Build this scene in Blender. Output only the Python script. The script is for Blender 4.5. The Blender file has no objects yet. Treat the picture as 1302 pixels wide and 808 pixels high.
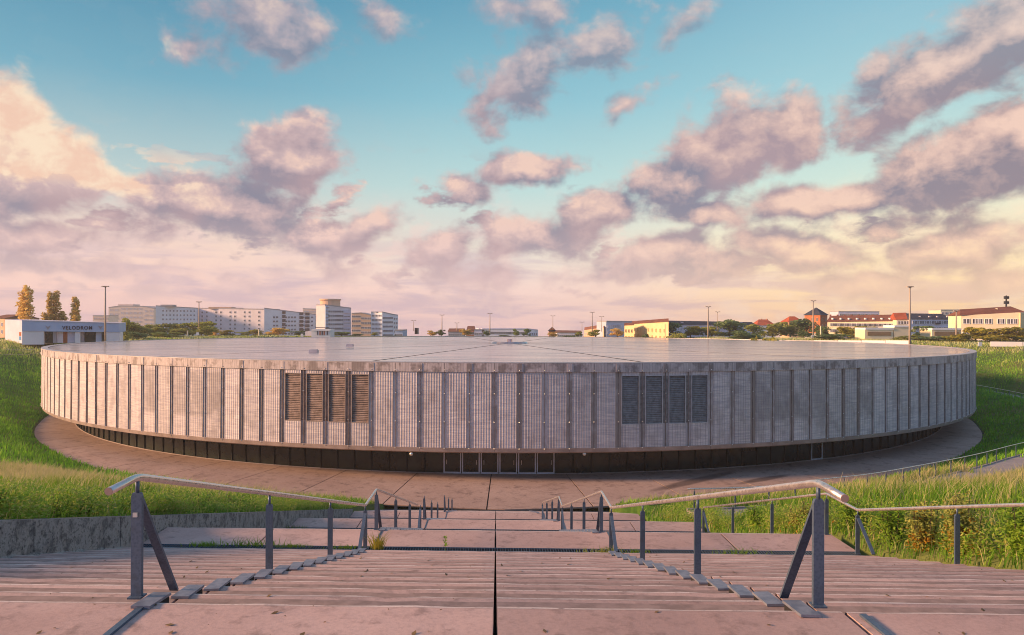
import bpy, bmesh, math, random
import numpy as np
from mathutils import Vector, Matrix
R = math.radians
random.seed(7); rng = np.random.default_rng(7)
scn = bpy.context.scene
C = scn.collection

# ------------------------------------------------------------------ camera
F = 961.0; CX, HY = 651.0, 406.0; ROLL = 0.0038
cd = bpy.data.cameras.new('camera'); cam = bpy.data.objects.new('camera', cd); C.objects.link(cam)
cd.sensor_width = 36; cd.lens = F / 1302 * 36; cd.clip_start = 0.1; cd.clip_end = 20000
cd.shift_y = 2.0 / 1302
cam.rotation_mode = 'QUATERNION'
cam.rotation_quaternion = (Matrix.Rotation(R(90), 3, 'X') @ Matrix.Rotation(ROLL, 3, 'Z')).to_quaternion()
scn.camera = cam
scn.view_settings.view_transform = 'Standard'; scn.view_settings.look = 'None'
scn.cycles.filter_width = 1.0
scn.view_settings.exposure = 0.58; scn.view_settings.gamma = 1
def ray(px, py):
    a = (px - CX) / F; b = (HY - py) / F
    return a - b * ROLL, b + a * ROLL
def at(px, py, D):
    a, b = ray(px, py); return Vector((a * D, D, b * D))
def s2l(r, g, b):
    f = lambda c: c / 12.92 if c <= .04045 else ((c + .055) / 1.055) ** 2.4
    return (f(r / 255), f(g / 255), f(b / 255), 1)

# ------------------------------------------------------------------ node helper
class NT:
    def __init__(s, t): s.t = t
    def n(s, typ, **kw):
        x = s.t.nodes.new(typ)
        for k, v in kw.items(): setattr(x, k, v)
        return x
    def put(s, sock, v):
        if isinstance(v, bpy.types.NodeSocket): s.t.links.new(v, sock)
        elif v is not None: sock.default_value = v
    def m(s, op, a, b=None, c=None, clamp=False):
        x = s.n('ShaderNodeMath', operation=op, use_clamp=clamp)
        for i, v in enumerate((a, b, c)):
            if v is not None: s.put(x.inputs[i], v)
        return x.outputs[0]
    def v(s, op, a, b=None, out=0):
        x = s.n('ShaderNodeVectorMath', operation=op)
        s.put(x.inputs[0], a)
        if b is not None:
            s.put(x.inputs[3] if op == 'SCALE' else x.inputs[1], b)
        return x.outputs['Value'] if op in ('LENGTH', 'DOT_PRODUCT') else x.outputs[0]
    def mix(s, f, a, b, mode='MIX'):
        x = s.n('ShaderNodeMix', data_type='RGBA', blend_type=mode)
        s.put(x.inputs[0], f); s.put(x.inputs[6], a); s.put(x.inputs[7], b)
        return x.outputs[2]
    def ss(s, val, lo, hi, a=0.0, b=1.0, t='SMOOTHSTEP'):
        x = s.n('ShaderNodeMapRange', interpolation_type=t, clamp=True) if t != 'LINEAR' else s.n('ShaderNodeMapRange', clamp=True)
        s.put(x.inputs[0], val); s.put(x.inputs[1], lo); s.put(x.inputs[2], hi); s.put(x.inputs[3], a); s.put(x.inputs[4], b)
        return x.outputs[0]
    def noise(s, vec, scale, detail=4, rough=.55, dist=0.0, dim='3D', col=False):
        x = s.n('ShaderNodeTexNoise', noise_dimensions=dim)
        if vec is not None: s.put(x.inputs['Vector'], vec)
        x.inputs['Scale'].default_value = scale; x.inputs['Detail'].default_value = detail
        x.inputs['Roughness'].default_value = rough; x.inputs['Distortion'].default_value = dist
        return x.outputs[1] if col else x.outputs[0]
    def mapping(s, vec, scale=(1, 1, 1), loc=(0, 0, 0), rot=(0, 0, 0), typ='POINT'):
        x = s.n('ShaderNodeMapping', vector_type=typ); s.put(x.inputs[0], vec)
        x.inputs[1].default_value = loc; x.inputs[2].default_value = rot; x.inputs[3].default_value = scale
        return x.outputs[0]
    def ramp(s, f, stops):
        x = s.n('ShaderNodeValToRGB'); s.put(x.inputs[0], f)
        e = x.color_ramp.elements
        while len(e) < len(stops): e.new(0.5)
        for i, (p, c) in enumerate(stops): e[i].position = p; e[i].color = c
        return x.outputs[0]
    def comb(s, x, y, z=0.0):
        n = s.n('ShaderNodeCombineXYZ')
        for i, v in enumerate((x, y, z)): s.put(n.inputs[i], v)
        return n.outputs[0]
    def sep(s, v):
        n = s.n('ShaderNodeSeparateXYZ'); s.put(n.inputs[0], v); return n.outputs

# ------------------------------------------------------------------ sun + sky
SUN_EL, SUN_AZ = R(17), R(83)           # azimuth measured from -Y (towards the viewer) to -X (left)
sdir = Vector((-math.sin(SUN_AZ) * math.cos(SUN_EL), -math.cos(SUN_AZ) * math.cos(SUN_EL), math.sin(SUN_EL)))
sl = bpy.data.lights.new('sun', 'SUN'); so = bpy.data.objects.new('sun', sl); C.objects.link(so)
sl.energy = 5.0; sl.angle = R(10); sl.color = (1.0, .60, .31)
so.rotation_mode = 'QUATERNION'; so.rotation_quaternion = sdir.to_track_quat('Z', 'Y')

W = bpy.data.worlds.new("World"); scn.world = W; W.use_nodes = True
W.node_tree.nodes.clear()
def uv(px, py):
    a, b = ray(px, py); az = math.atan(a); return az, math.atan(b * math.cos(az))
# (px, py, rx, ry, rotation, weight)
CL = [(262,258,122,42,0,1.3),(368,205,76,52,-18,1.35),(215,288,60,22,0,.7),(325,290,70,16,-6,.55),
      (15,150,48,56,0,1.2),(34,215,92,62,6,1.25),(96,222,80,26,8,.9),(52,300,80,22,0,1.0),
      (345,28,95,52,8,.92),(235,60,70,22,0,.4),(400,305,60,30,0,.95),(465,300,55,26,-25,.7),
      (672,215,80,30,-12,1.02),(585,235,50,24,10,.72),(565,318,58,32,-28,.92),(745,275,62,48,-10,1.08),(680,300,90,34,-8,1.0),(480,18,70,32,20,.55),
      (668,92,95,56,-32,.86),(752,62,75,58,-20,.84),(690,8,80,28,0,.78),(790,135,60,22,-30,.55),(870,30,60,20,-25,.5),
      (925,195,88,72,-15,1.25),(870,235,70,42,0,1.2),(1005,172,46,56,10,1.15),(900,275,90,28,0,.9),
      (1010,262,70,32,0,1.1),(1105,248,72,26,-4,1.0),(1235,215,115,58,-18,1.35),(1290,180,70,50,0,1.2),(1215,80,150,48,-22,1.1),(1290,40,90,60,-10,1.1),
      (1010,322,95,32,0,1.12),(1225,318,95,34,-6,1.05),(1095,356,62,20,-5,.95),(1292,352,50,20,0,.95),(845,325,85,30,-5,1.1),(930,335,60,20,0,.9),
      (1140,285,110,20,0,.75),(1080,135,24,30,-40,.55),(120,340,150,18,0,.5),(620,350,140,22,0,.5),(430,340,120,20,0,.5),(760,350,160,18,0,.5)]
g = bpy.data.node_groups.new('cloud_density', 'ShaderNodeTree')
g.interface.new_socket('UV', in_out='INPUT', socket_type='NodeSocketVector')
g.interface.new_socket('Dir', in_out='INPUT', socket_type='NodeSocketVector')
g.interface.new_socket('D', in_out='OUTPUT', socket_type='NodeSocketFloat')
G = NT(g); gi = G.n('NodeGroupInput'); go = G.n('NodeGroupOutput')
warp = G.v('SCALE', G.v('SUBTRACT', G.noise(gi.outputs[0], 9, 3, .5, dim='2D', col=True), (.5, .5, .5)), .04)
uvw = G.v('ADD', gi.outputs[0], warp)
acc = None
for (px, py, rx, ry, rot, w) in CL:
    u0, v0 = uv(px, py)
    q = G.mapping(uvw, (1.08 * rx / F, 1.08 * ry / F, 1), (u0, v0, 0), (0, 0, R(-rot)), 'TEXTURE')
    s_ = G.m('MULTIPLY_ADD', G.v('LENGTH', q), -1.0 * w, w)
    s_ = G.m('MULTIPLY', s_, 1.0)
    if acc is None: acc = s_
    else:
        acc = G.m('SMOOTH_MAX', acc, s_, .12)
sv = G.sep(gi.outputs[0])
# beyond the frame the same kind of cloud goes on, from noise alone
out = G.m('MAXIMUM', G.ss(G.m('ABSOLUTE', sv[0]), .62, .85), G.ss(sv[1], .46, .62))
big = G.m('MULTIPLY_ADD', G.noise(G.mapping(gi.outputs[1], (1, 1, 2.6)), 2.4, 3, .5), 3.4, -1.55)
acc = G.m('ADD', G.m('MULTIPLY', acc, G.m('SUBTRACT', 1.0, out)), G.m('MULTIPLY', big, out))
n1 = G.noise(G.mapping(gi.outputs[0], (1, 1.35, 1)), 16, 9, .58, .15, dim='2D')
n2 = G.noise(gi.outputs[0], 5.5, 2, .5, dim='2D')
D = G.m('ADD', acc, G.m('MULTIPLY', G.m('SUBTRACT', n1, .5), 1.35))
D = G.m('ADD', D, G.m('MULTIPLY', G.m('SUBTRACT', n2, .5), .5))
D = G.m('SUBTRACT', D, .04)
small = G.noise(G.mapping(gi.outputs[0], (1, 2.1, 1)), 10.5, 7, .56, .1, dim='2D')
small = G.m('MULTIPLY', G.m('SUBTRACT', small, .55), 4.2)
small = G.m('MINIMUM', small, G.m('MULTIPLY', G.ss(sv[1], .235, .13), .62))
small = G.m('MULTIPLY', small, G.ss(sv[1], .0, .05))
D = G.m('MAXIMUM', D, small)
G.put(go.inputs[0], D)

w = NT(W.node_tree)
tc = w.n('ShaderNodeTexCoord'); d3 = w.v('NORMALIZE', tc.outputs['Generated']); dx, dy, dz = w.sep(d3)
U = w.m('ARCTAN2', dx, dy); V = w.m('ARCSINE', dz); UVv = w.comb(U, V, 0.0)
def dens(off):
    n = w.n('ShaderNodeGroup'); n.node_tree = g
    w.put(n.inputs[0], w.v('ADD', UVv, (off[0], off[1], 0)) if off else UVv); w.put(n.inputs[1], d3); return n.outputs[0]
D0 = dens(None); D1 = dens((.010, .026))
def grad(cols):
    pos = (0, .055, .11, .19, .30, .42, 1.0)
    return w.ramp(w.m('MULTIPLY_ADD', V, 1 / 1.13, .03 / 1.13), [((p + .012) / 1.13, s2l(*c)) for p, c in zip(pos, cols)])
cL = grad([(222,184,186),(238,200,190),(236,206,190),(176,196,196),(112,164,184),(78,136,164),(70,128,165)])
cM = grad([(234,194,188),(240,208,198),(224,216,202),(180,210,208),(136,186,200),(98,156,180),(74,134,170)])
cR = grad([(253,200,148),(255,220,166),(250,230,188),(200,220,208),(156,198,206),(126,176,196),(80,138,172)])
cB = grad([(176,170,214),(176,174,222),(166,180,226),(142,174,222),(118,164,214),(104,156,196),(84,140,182)])
sky = w.mix(w.ss(U, -.45, .05), cL, cM); sky = w.mix(w.ss(U, .0, .5), sky, cR)
rear = w.ss(w.m('ABSOLUTE', U), .9, 2.2); sky = w.mix(rear, sky, cB)
# low stratus veil at the horizon
lay = w.noise(w.mapping(UVv, (2.2, 17, 1)), 2.2, 6, .58, .3, dim='2D')
veil = w.m('MULTIPLY', w.ss(V, .15, .035), w.ss(lay, .40, .64))
vc = w.mix(w.ss(U, -.1, .6), s2l(184,164,182), s2l(220,182,172))
sky = w.mix(w.m('MULTIPLY', veil, .65), sky, vc)
lay2 = w.noise(w.mapping(UVv, (7, 12, 1)), 2.6, 7, .6, .2, dim='2D')
veil2 = w.m('MULTIPLY', w.ss(V, .20, .08), w.ss(lay2, .50, .66))
sky = w.mix(w.m('MULTIPLY', veil2, .5), sky, w.mix(w.ss(U, .0, .5), s2l(232,200,192), s2l(250,222,190)))
lit = w.m('MULTIPLY_ADD', w.m('SUBTRACT', D0, D1), 1.15, .10, clamp=True)
thin = w.ss(D0, .50, .05)
det = w.noise(w.mapping(UVv, (1, 1.3, 1)), 26, 7, .62, .2, dim='2D')
lit = w.m('ADD', lit, w.m('MULTIPLY', thin, .20), clamp=True)
lit = w.m('ADD', lit, w.m('MULTIPLY', w.m('SUBTRACT', det, .5), 1.3), clamp=True)
peach = w.m('MULTIPLY', w.ss(U, -.40, -.50), w.ss(V, .12, .17))
lit = w.m('ADD', lit, w.m('MULTIPLY', peach, .95), clamp=True)
# warm pink body patches inside the clouds
pk = w.ss(w.noise(UVv, 7, 3, .5, dim='2D'), .40, .66)
dark = w.mix(pk, s2l(128,124,142), s2l(164,140,148))
dark = w.mix(w.ss(U, .3, .62), dark, s2l(136,122,134))
mid = w.mix(w.ss(U, -.1, .5), s2l(196,168,168), s2l(208,174,164))
hi = w.mix(w.ss(U, -.3, -.5), s2l(240,202,182), w.mix(w.ss(det, .34, .66), s2l(244,200,168), s2l(255,230,194)))
mid = w.mix(rear, mid, s2l(172,166,196)); hi = w.mix(rear, hi, s2l(208,198,214)); dark = w.mix(rear, dark, s2l(130,134,162))
hi = w.mix(w.ss(V, .16, .06), hi, w.mix(w.ss(U, 0., .5), s2l(236,200,190), s2l(255,222,180)))
cc = w.mix(w.ss(lit, .0, .62, t='LINEAR'), dark, mid); cc = w.mix(w.ss(lit, .6, 1.15, t='LINEAR'), cc, hi)
cc = w.mix(w.m('MULTIPLY', w.m('MULTIPLY', w.ss(V, .15, .0), .85), w.m('SUBTRACT', 1.0, rear)), cc, w.mix(w.ss(U, .0, .5), s2l(224,192,190), s2l(246,206,170)))
al = w.ss(D0, -.04, .50)
al = w.m('MULTIPLY', al, w.ss(V, .22, .38, .95, .66))
sky = w.mix(al, sky, cc)
below = w.ss(V, -.026, -.05); sky = w.mix(below, sky, s2l(120,108,104))
nish = w.n('ShaderNodeTexSky', sky_type='NISHITA', sun_disc=False, sun_elevation=SUN_EL, sun_rotation=math.atan2(sdir.x, sdir.y) % (2 * math.pi))
nb = w.n('ShaderNodeBackground'); w.put(nb.inputs[0], nish.outputs[0]); nb.inputs[1].default_value = .05
bg = w.n('ShaderNodeBackground'); w.put(bg.inputs[0], sky); bg.inputs[1].default_value = .80
mx = w.n('ShaderNodeMixShader'); mx.inputs[0].default_value = .06
w.put(mx.inputs[1], bg.outputs[0]); w.put(mx.inputs[2], nb.outputs[0])
w.put(w.n('ShaderNodeOutputWorld').inputs[0], mx.outputs[0])
W.cycles.sampling_method = 'MANUAL'; W.cycles.sample_map_resolution = 1024

# ------------------------------------------------------------------ materials
def mat(name, build, **kw):
    m = bpy.data.materials.new(name); m.use_nodes = True
    t = m.node_tree; t.nodes.clear(); T = NT(t)
    b = T.n('ShaderNodeBsdfPrincipled'); o = T.n('ShaderNodeOutputMaterial')
    T.put(o.inputs[0], b.outputs[0]); b.inputs['Roughness'].default_value = kw.get('rough', .8)
    b.inputs['Metallic'].default_value = kw.get('metal', 0); b.inputs['Specular IOR Level'].default_value = kw.get('spec', .4)
    def bump(h, s=.3, d=.02):
        n = T.n('ShaderNodeBump'); n.inputs['Strength'].default_value = s; n.inputs['Distance'].default_value = d
        T.put(n.inputs['Height'], h); T.put(b.inputs['Normal'], n.outputs[0])
    tc = T.n('ShaderNodeTexCoord'); geo = T.n('ShaderNodeNewGeometry')
    build(T, b, tc.outputs['Object'], geo.outputs['Position'], bump)
    return m
def orand(T): return T.n('ShaderNodeObjectInfo').outputs['Random']
def plain(name, col, rough=.7, metal=0, var=.12, scale=2.0, bs=.15, spec=.4):
    def f(T, b, P, Wp, bump):
        n = T.noise(Wp, scale, 5, .6)
        c = T.mix(T.ss(n, .3, .7), tuple(x * (1 - var) for x in col[:3]) + (1,), tuple(min(1, x * (1 + var)) for x in col[:3]) + (1,))
        T.put(b.inputs['Base Color'], c)
        if bs: bump(T.noise(Wp, scale * 6, 4, .6), bs, .01)
    return mat(name, f, rough=rough, metal=metal, spec=spec)
def concrete(name, c1, c2, cd, stain=.5, sc=1.0, rough=.9, grain=1.0, objvar=.12, streak=0):
    def f(T, b, P, Wp, bump):
        n1 = T.noise(Wp, .55 * sc, 5, .6); n2 = T.noise(Wp, 4.5 * sc, 6, .65); n3 = T.noise(Wp, 24 * sc, 8, .85); n4 = T.noise(Wp, 1.7 * sc, 7, .75, .6)
        c = T.mix(T.ss(n1, .3, .7), c1, c2)
        c = T.mix(T.m('MULTIPLY', T.ss(n2, .52, .72), stain), c, cd)
        c = T.mix(T.m('MULTIPLY', T.ss(n4, .54, .64), .35 * grain), c, cd)
        c = T.mix(T.m('MULTIPLY', T.ss(n3, .44, .60), .6 * grain), c, T.mix(.6, cd, c))
        if streak: c = T.mix(T.m('MULTIPLY', T.ss(T.noise(T.mapping(Wp, (.5, 14, 5)), 1.2, 6, .7), .46, .64), streak), c, cd)
        sp = T.ss(T.noise(Wp, 120 * sc, 1, .5), .66, .72)
        c = T.mix(T.m('MULTIPLY', sp, .35 * grain), c, (min(1, c1[0] * 1.7), min(1, c1[1] * 1.7), min(1, c1[2] * 1.7), 1))
        if name.startswith('forecourt'):       # two dark damp streaks in front of the glazing on the right
            for (cx_, cy_, a_, lx, ly) in ((15.8, 65.2, 42, 7.5, .9), (22.0, 66.0, 35, 4.5, .7)):
                q = T.mapping(Wp, (lx, ly, 100), (cx_, cy_, 0), (0, 0, R(a_)), 'TEXTURE')
                c = T.mix(T.m('MULTIPLY', T.ss(T.m('ADD', T.v('LENGTH', q), T.m('MULTIPLY', n2, .5)), 1.25, .75), .7), c, (.05, .035, .035, 1))
        k = T.m('MULTIPLY_ADD', orand(T), objvar * 2, 1 - objvar)
        c = T.mix(1.0, c, T.comb(k, k, k), 'MULTIPLY')
        T.put(b.inputs['Base Color'], c)
        bump(T.m('ADD', T.m('MULTIPLY', n3, .5), T.m('MULTIPLY', n2, 1.0)), .45, .012)
    return mat(name, f, rough=rough, spec=.25)
M = {}
M['step'] = concrete('pink_concrete', (.44, .285, .265, 1), (.55, .37, .345, 1), (.23, .155, .145, 1), .7)
M['shade_grime'] = plain('step_shade_grime', (.29, .20, .185), .95, var=.2, scale=6)
M['nosing'] = concrete('worn_nosing', (.72, .58, .55, 1), (.54, .41, .39, 1), (.30, .21, .20, 1), 1.0, 2.5)
M['fore'] = concrete('forecourt_concrete', (.38, .255, .22, 1), (.46, .32, .28, 1), (.13, .085, .08, 1), .7, .25, objvar=.06)
def f_wall(T, b, P, Wp, bump):
    n1 = T.noise(Wp, 3.2, 7, .75); n2 = T.noise(Wp, 14, 6, .75); n3 = T.noise(T.mapping(Wp, (3, 3, 1.6)), 2.6, 5, .65)
    c = T.mix(T.ss(n2, .3, .7), (.26, .24, .235, 1), (.50, .45, .42, 1))
    c = T.mix(T.m('MULTIPLY', T.ss(n1, .46, .60), .8), c, (.11, .10, .105, 1)); c = T.mix(T.m('MULTIPLY', T.ss(n3, .52, .66), .7), c, (.38, .33, .30, 1))
    c = T.mix(T.m('MULTIPLY', T.ss(n2, .50, .62), .8), c, (.045, .04, .042, 1))
    T.put(b.inputs['Base Color'], c); bump(T.m('ADD', n2, n1), .7, .03)
M['litter'] = plain('dry_leaf', (.16, .10, .05), .9, var=.5, scale=8)
M['wallc'] = mat('weathered_concrete', f_wall, rough=.95, spec=.2)
M['joint'] = plain('dark_joint', (.018, .016, .018), .95, var=.3)
M['path'] = concrete('path_concrete', (.33, .27, .27, 1), (.40, .33, .32, 1), (.22, .18, .18, 1), .5, .5)

def f_galv(T, b, P, Wp, bump):
    v = T.n('ShaderNodeTexVoronoi'); T.put(v.inputs['Vector'], Wp); v.inputs['Scale'].default_value = 45
    n = T.noise(Wp, 5, 5, .6)
    c = T.mix(T.ss(v.outputs['Distance'], .1, .7), (.07, .105, .165, 1), (.10, .14, .21, 1))
    c = T.mix(T.ss(n, .5, .75), c, (.07, .085, .115, 1))
    T.put(b.inputs['Base Color'], c); T.put(b.inputs['Roughness'], T.ss(n, .3, .7, .38, .6)); bump(n, .15, .004)
M['galv'] = mat('galvanised_steel', f_galv, metal=.35, spec=.5)
def f_plate(T, b, P, Wp, bump):
    n = T.noise(Wp, 9, 5, .6)
    T.put(b.inputs['Base Color'], T.mix(T.ss(n, .35, .7), (.17, .185, .25, 1), (.27, .28, .35, 1))); bump(n, .2, .004)
M['plate'] = mat('zinc_plate', f_plate, rough=.5, metal=.35)
def f_rail(T, b, P, Wp, bump):
    n = T.noise(Wp, 14, 5, .6)
    T.put(b.inputs['Base Color'], T.mix(T.ss(n, .35, .7), (.66, .57, .54, 1), (.80, .71, .67, 1)))
    T.put(b.inputs['Roughness'], T.ss(n, .3, .7, .22, .42))
M['rail'] = mat('brushed_rail_steel', f_rail, metal=.85)
M['railend'] = plain('rail_end', (.42, .27, .22), .6)

def f_panel(T, b, P, Wp, bump):
    # object coordinates: x along the panel, z up
    x, y, z = T.sep(P)
    r = orand(T)
    seed = T.comb(T.m('MULTIPLY', r, 57.0), T.m('MULTIPLY', r, 31.0), T.m('MULTIPLY', r, 13.0))
    ps = T.v('ADD', P, seed)
    streak = T.noise(T.mapping(ps, (.35, 1, 5.0)), 1.6, 6, .62, .8)      # wavy horizontal streaks
    blot = T.noise(T.mapping(ps, (.9, 1, .55)), 1.0, 4, .55)
    fine = T.noise(T.mapping(ps, (1.5, 1, 40)), 1.0, 2, .5)
    c = T.mix(T.ss(streak, .32, .68), (.52, .455, .52, 1), (.78, .68, .69, 1))
    c = T.mix(T.m('MULTIPLY', T.ss(blot, .46, .70), .55), c, (.33, .275, .29, 1))
    c = T.mix(T.m('MULTIPLY', T.ss(fine, .45, .6), .22), c, (.30, .26, .28, 1))
    # vertical wires
    wv = T.m('SINE', T.m('MULTIPLY', x, 2 * math.pi / .245))
    c = T.mix(T.m('MULTIPLY', T.ss(wv, .80, .97), .5), c, (.20, .165, .18, 1))
    k = T.m('MULTIPLY_ADD', r, .20, .90); c = T.mix(1.0, c, T.comb(k, k, k), 'MULTIPLY')
    T.put(b.inputs['Base Color'], c); bump(T.m('ADD', streak, T.m('MULTIPLY', wv, .15)), .25, .02)
M['panel'] = mat('weathered_mesh_cladding', f_panel, rough=.62, metal=.12)
def f_panel2(T, b, P, Wp, bump):
    f_panel(T, b, P, Wp, bump)
    x, y, z = T.sep(P); src = b.inputs['Base Color'].links[0].from_socket
    k = T.m('MULTIPLY', T.ss(z, -5.6, -5.0), T.ss(z, -.9, -1.4)); k = T.m('MULTIPLY', k, T.ss(T.noise(T.v('ADD', P, T.comb(T.m('MULTIPLY', orand(T), 31.0), 0.0, 0.0)), .5, 3, .5), .30, .52))
    T.put(b.inputs['Base Color'], T.mix(T.m('MULTIPLY', k, .5), src, (.22, .185, .20, 1)))
M['panel2'] = mat('mesh_cladding_over_opening', f_panel2, rough=.62, metal=.12)
def f_fascia(T, b, P, Wp, bump):
    x, y, z = T.sep(P); r = orand(T)
    ps = T.v('ADD', P, T.comb(T.m('MULTIPLY', r, 57.0), T.m('MULTIPLY', r, 31.0), 0.0))
    n = T.noise(T.mapping(ps, (3.5, 1, .8)), 1.3, 5, .65)
    c = T.mix(T.ss(n, .35, .62), (.62, .53, .55, 1), (.50, .42, .44, 1))
    stain = T.m('MULTIPLY', T.ss(T.noise(ps, .9, 4, .6), .46, .62), T.ss(T.m('ABSOLUTE', x), .82, .70))
    c = T.mix(T.m('MULTIPLY', stain, .7), c, (.16, .125, .125, 1))
    wv = T.m('SINE', T.m('MULTIPLY', x, 2 * math.pi / .245))
    c = T.mix(T.m('MULTIPLY', T.ss(wv, .80, .97), .35), c, (.10, .08, .09, 1))
    T.put(b.inputs['Base Color'], c); bump(n, .2, .02)
M['fascia'] = mat('stained_roof_edge', f_fascia, rough=.6, metal=.1)
M['rib'] = plain('facade_rib', (.22, .17, .17), .65, .1, var=.25, scale=1.5)
def f_gap(T, b, P, Wp, bump):
    r = orand(T); n = T.noise(T.v('ADD', P, T.comb(0.0, 0.0, T.m('MULTIPLY', r, 40.0))), .8, 4, .6)
    c = T.mix(T.ss(T.m('ADD', n, T.m('MULTIPLY', r, .5)), .5, 1.0), (.37, .295, .28, 1), (.62, .56, .60, 1))
    T.put(b.inputs['Base Color'], c)
M['gapstrip'] = mat('recessed_joint_strip', f_gap, rough=.65, metal=.1)
M['trim'] = plain('facade_bottom_trim', (.42, .33, .31), .6, .1, var=.2, scale=.8)
M['bolt'] = plain('facade_bolt', (.75, .72, .70), .35, .6, bs=0)
M['louvre'] = plain('dark_louvre', (.27, .25, .265), .6, .2, var=.25, scale=3)
M['louvre2'] = plain('weathered_louvre', (.64, .57, .62), .6, .2, var=.35, scale=1.2)
M['frame'] = plain('louvre_frame', (.52, .50, .56), .5, .3)
M['frameb'] = plain('brown_louvre_frame', (.34, .27, .25), .6, .2)
M['louvreb'] = plain('brown_louvre', (.30, .215, .19), .65, .1, var=.3, scale=2)
M['soffit'] = plain('soffit', (.05, .045, .05), .8)
M['mull'] = plain('dark_mullion', (.016, .016, .018), .5, .3, bs=0)
M['door'] = plain('door_aluminium', (.66, .68, .80), .4, .4, bs=0)
def f_glass(T, b, P, Wp, bump):
    T.put(b.inputs['Base Color'], T.mix(T.ss(T.noise(Wp, .6, 3, .5), .4, .6), (.010, .016, .015, 1), (.022, .032, .028, 1)))
M['glass'] = mat('dark_glass', f_glass, rough=.12, spec=.5)
def f_roof(T, b, P, Wp, bump):
    ps = T.v('ADD', P, T.comb(T.m('MULTIPLY', orand(T), 57.0), 0.0, 0.0))
    n = T.noise(T.mapping(Wp, (.02, .30, 1)), 1, 6, .6, .6); n2 = T.noise(T.mapping(Wp, (.05, .4, 1)), 2.2, 5, .6, .4)
    c = T.mix(T.ss(n, .35, .65), (.60, .50, .53, 1), (.76, .63, .62, 1))
    c = T.mix(T.m('MULTIPLY', T.ss(n2, .5, .62), .5), c, (.36, .28, .32, 1))
    br = T.n('ShaderNodeTexBrick'); T.put(br.inputs['Vector'], T.mapping(Wp, (.32, .32, 1)))
    br.inputs['Scale'].default_value = 1; br.inputs['Mortar Size'].default_value = .012
    br.inputs['Color1'].default_value = (1, 1, 1, 1); br.inputs['Color2'].default_value = (.86, .86, .86, 1); br.inputs['Mortar'].default_value = (.45, .45, .45, 1)
    c = T.mix(.6, c, br.outputs[0], 'MULTIPLY')
    T.put(b.inputs['Base Color'], c); T.put(b.inputs['Roughness'], T.ss(n2, .3, .7, .13, .25)); bump(n2, .12, .02)
M['roof'] = mat('metal_roof_skin', f_roof, metal=.88, spec=.5)
M['coping'] = plain('roof_coping', (.50, .45, .48), .45, .4, var=.15, scale=.7)

def f_ground(T, b, P, Wp, bump):
    n = T.noise(Wp, .07, 5, .6); n2 = T.noise(Wp, .55, 6, .65); n3 = T.noise(Wp, 6, 4, .6)
    c = T.mix(T.ss(n2, .3, .7), (.045, .13, .014, 1), (.12, .22, .03, 1))
    c = T.mix(T.m('MULTIPLY', T.ss(n, .44, .60), .6), c, (.24, .19, .085, 1))
    px_, py_, pz_ = T.sep(Wp); c = T.mix(T.m('MULTIPLY', T.ss(T.m('ADD', pz_, T.m('MULTIPLY', n2, 3.0)), -7.6, -4.2), .5), c, (.22, .21, .08, 1))
    c = T.mix(T.m('MULTIPLY', n3, .5), c, (.05, .07, .015, 1))
    T.put(b.inputs['Base Color'], c); bump(T.m('ADD', n3, n2), .8, .15)
M['ground'] = mat('grassy_ground', f_ground, rough=.95, spec=.15)
def leafmat(name, c1, c2, c3, tr=.35, attr=False):
    def f(T, b, P, Wp, bump):
        if attr:
            a = T.n('ShaderNodeAttribute'); a.attribute_name = 'Col'; c = a.outputs['Color']
            c = T.mix(T.m('MULTIPLY', T.ss(T.noise(Wp, .35, 4, .6), .35, .7), .35), c, c1)
        else:
            r = orand(T); n = T.noise(Wp, 1.1, 3, .6); g_ = T.n('ShaderNodeNewGeometry')
            c = T.mix(T.ss(n, .35, .65), c1, c2)
            c = T.mix(T.m('MULTIPLY', g_.outputs['Random Per Island'], .65), c, c3)
            k = T.m('MULTIPLY_ADD', r, .35, .82); c = T.mix(1., c, T.comb(k, k, T.m('MULTIPLY', k, .95)), 'MULTIPLY')
        T.put(b.inputs['Base Color'], c)
        tr_ = T.n('ShaderNodeBsdfTranslucent'); T.put(tr_.inputs[0], c)
        mx = T.n('ShaderNodeMixShader'); mx.inputs[0].default_value = tr
        o = [x for x in T.t.nodes if x.type == 'OUTPUT_MATERIAL'][0]
        T.put(mx.inputs[1], b.outputs[0]); T.put(mx.inputs[2], tr_.outputs[0]); T.put(o.inputs[0], mx.outputs[0])
    return mat(name, f, rough=.65, spec=.25)
M['grass'] = leafmat('grass_blades', (.05, .12, .012, 1), None, None, .4, True)
M['leaf_green'] = leafmat('leaves_green', (.26, .31, .08, 1), (.38, .40, .10, 1), (.50, .46, .11, 1))
M['leaf_dark'] = leafmat('leaves_dark', (.11, .18, .085, 1), (.18, .26, .11, 1), (.25, .32, .11, 1))
M['leaf_yellow'] = leafmat('leaves_yellow', (.30, .27, .03, 1), (.38, .33, .04, 1), (.46, .38, .06, 1))
M['leaf_gold'] = leafmat('leaves_gold', (.85, .58, .20, 1), (.88, .66, .26, 1), (.60, .45, .12, 1))
M['leaf_bright'] = leafmat('leaves_bright', (.14, .28, .025, 1), (.22, .38, .035, 1), (.34, .44, .05, 1))
M['leaf_autumn'] = leafmat('leaves_autumn', (.45, .24, .02, 1), (.5, .34, .03, 1), (.3, .12, .02, 1))
M['bark'] = plain('bark', (.10, .075, .05), .9, var=.3, scale=3)
def wallm(n, c, v=.06): M[n] = plain(n, c, .85, var=v, scale=.25, bs=0, spec=.2)
wallm('plaster_white', (.82, .82, .92)); wallm('plaster_pink', (.76, .68, .74)); wallm('plaster_cream', (.86, .72, .52)); wallm('plaster_yellow', (.80, .62, .36))
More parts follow.
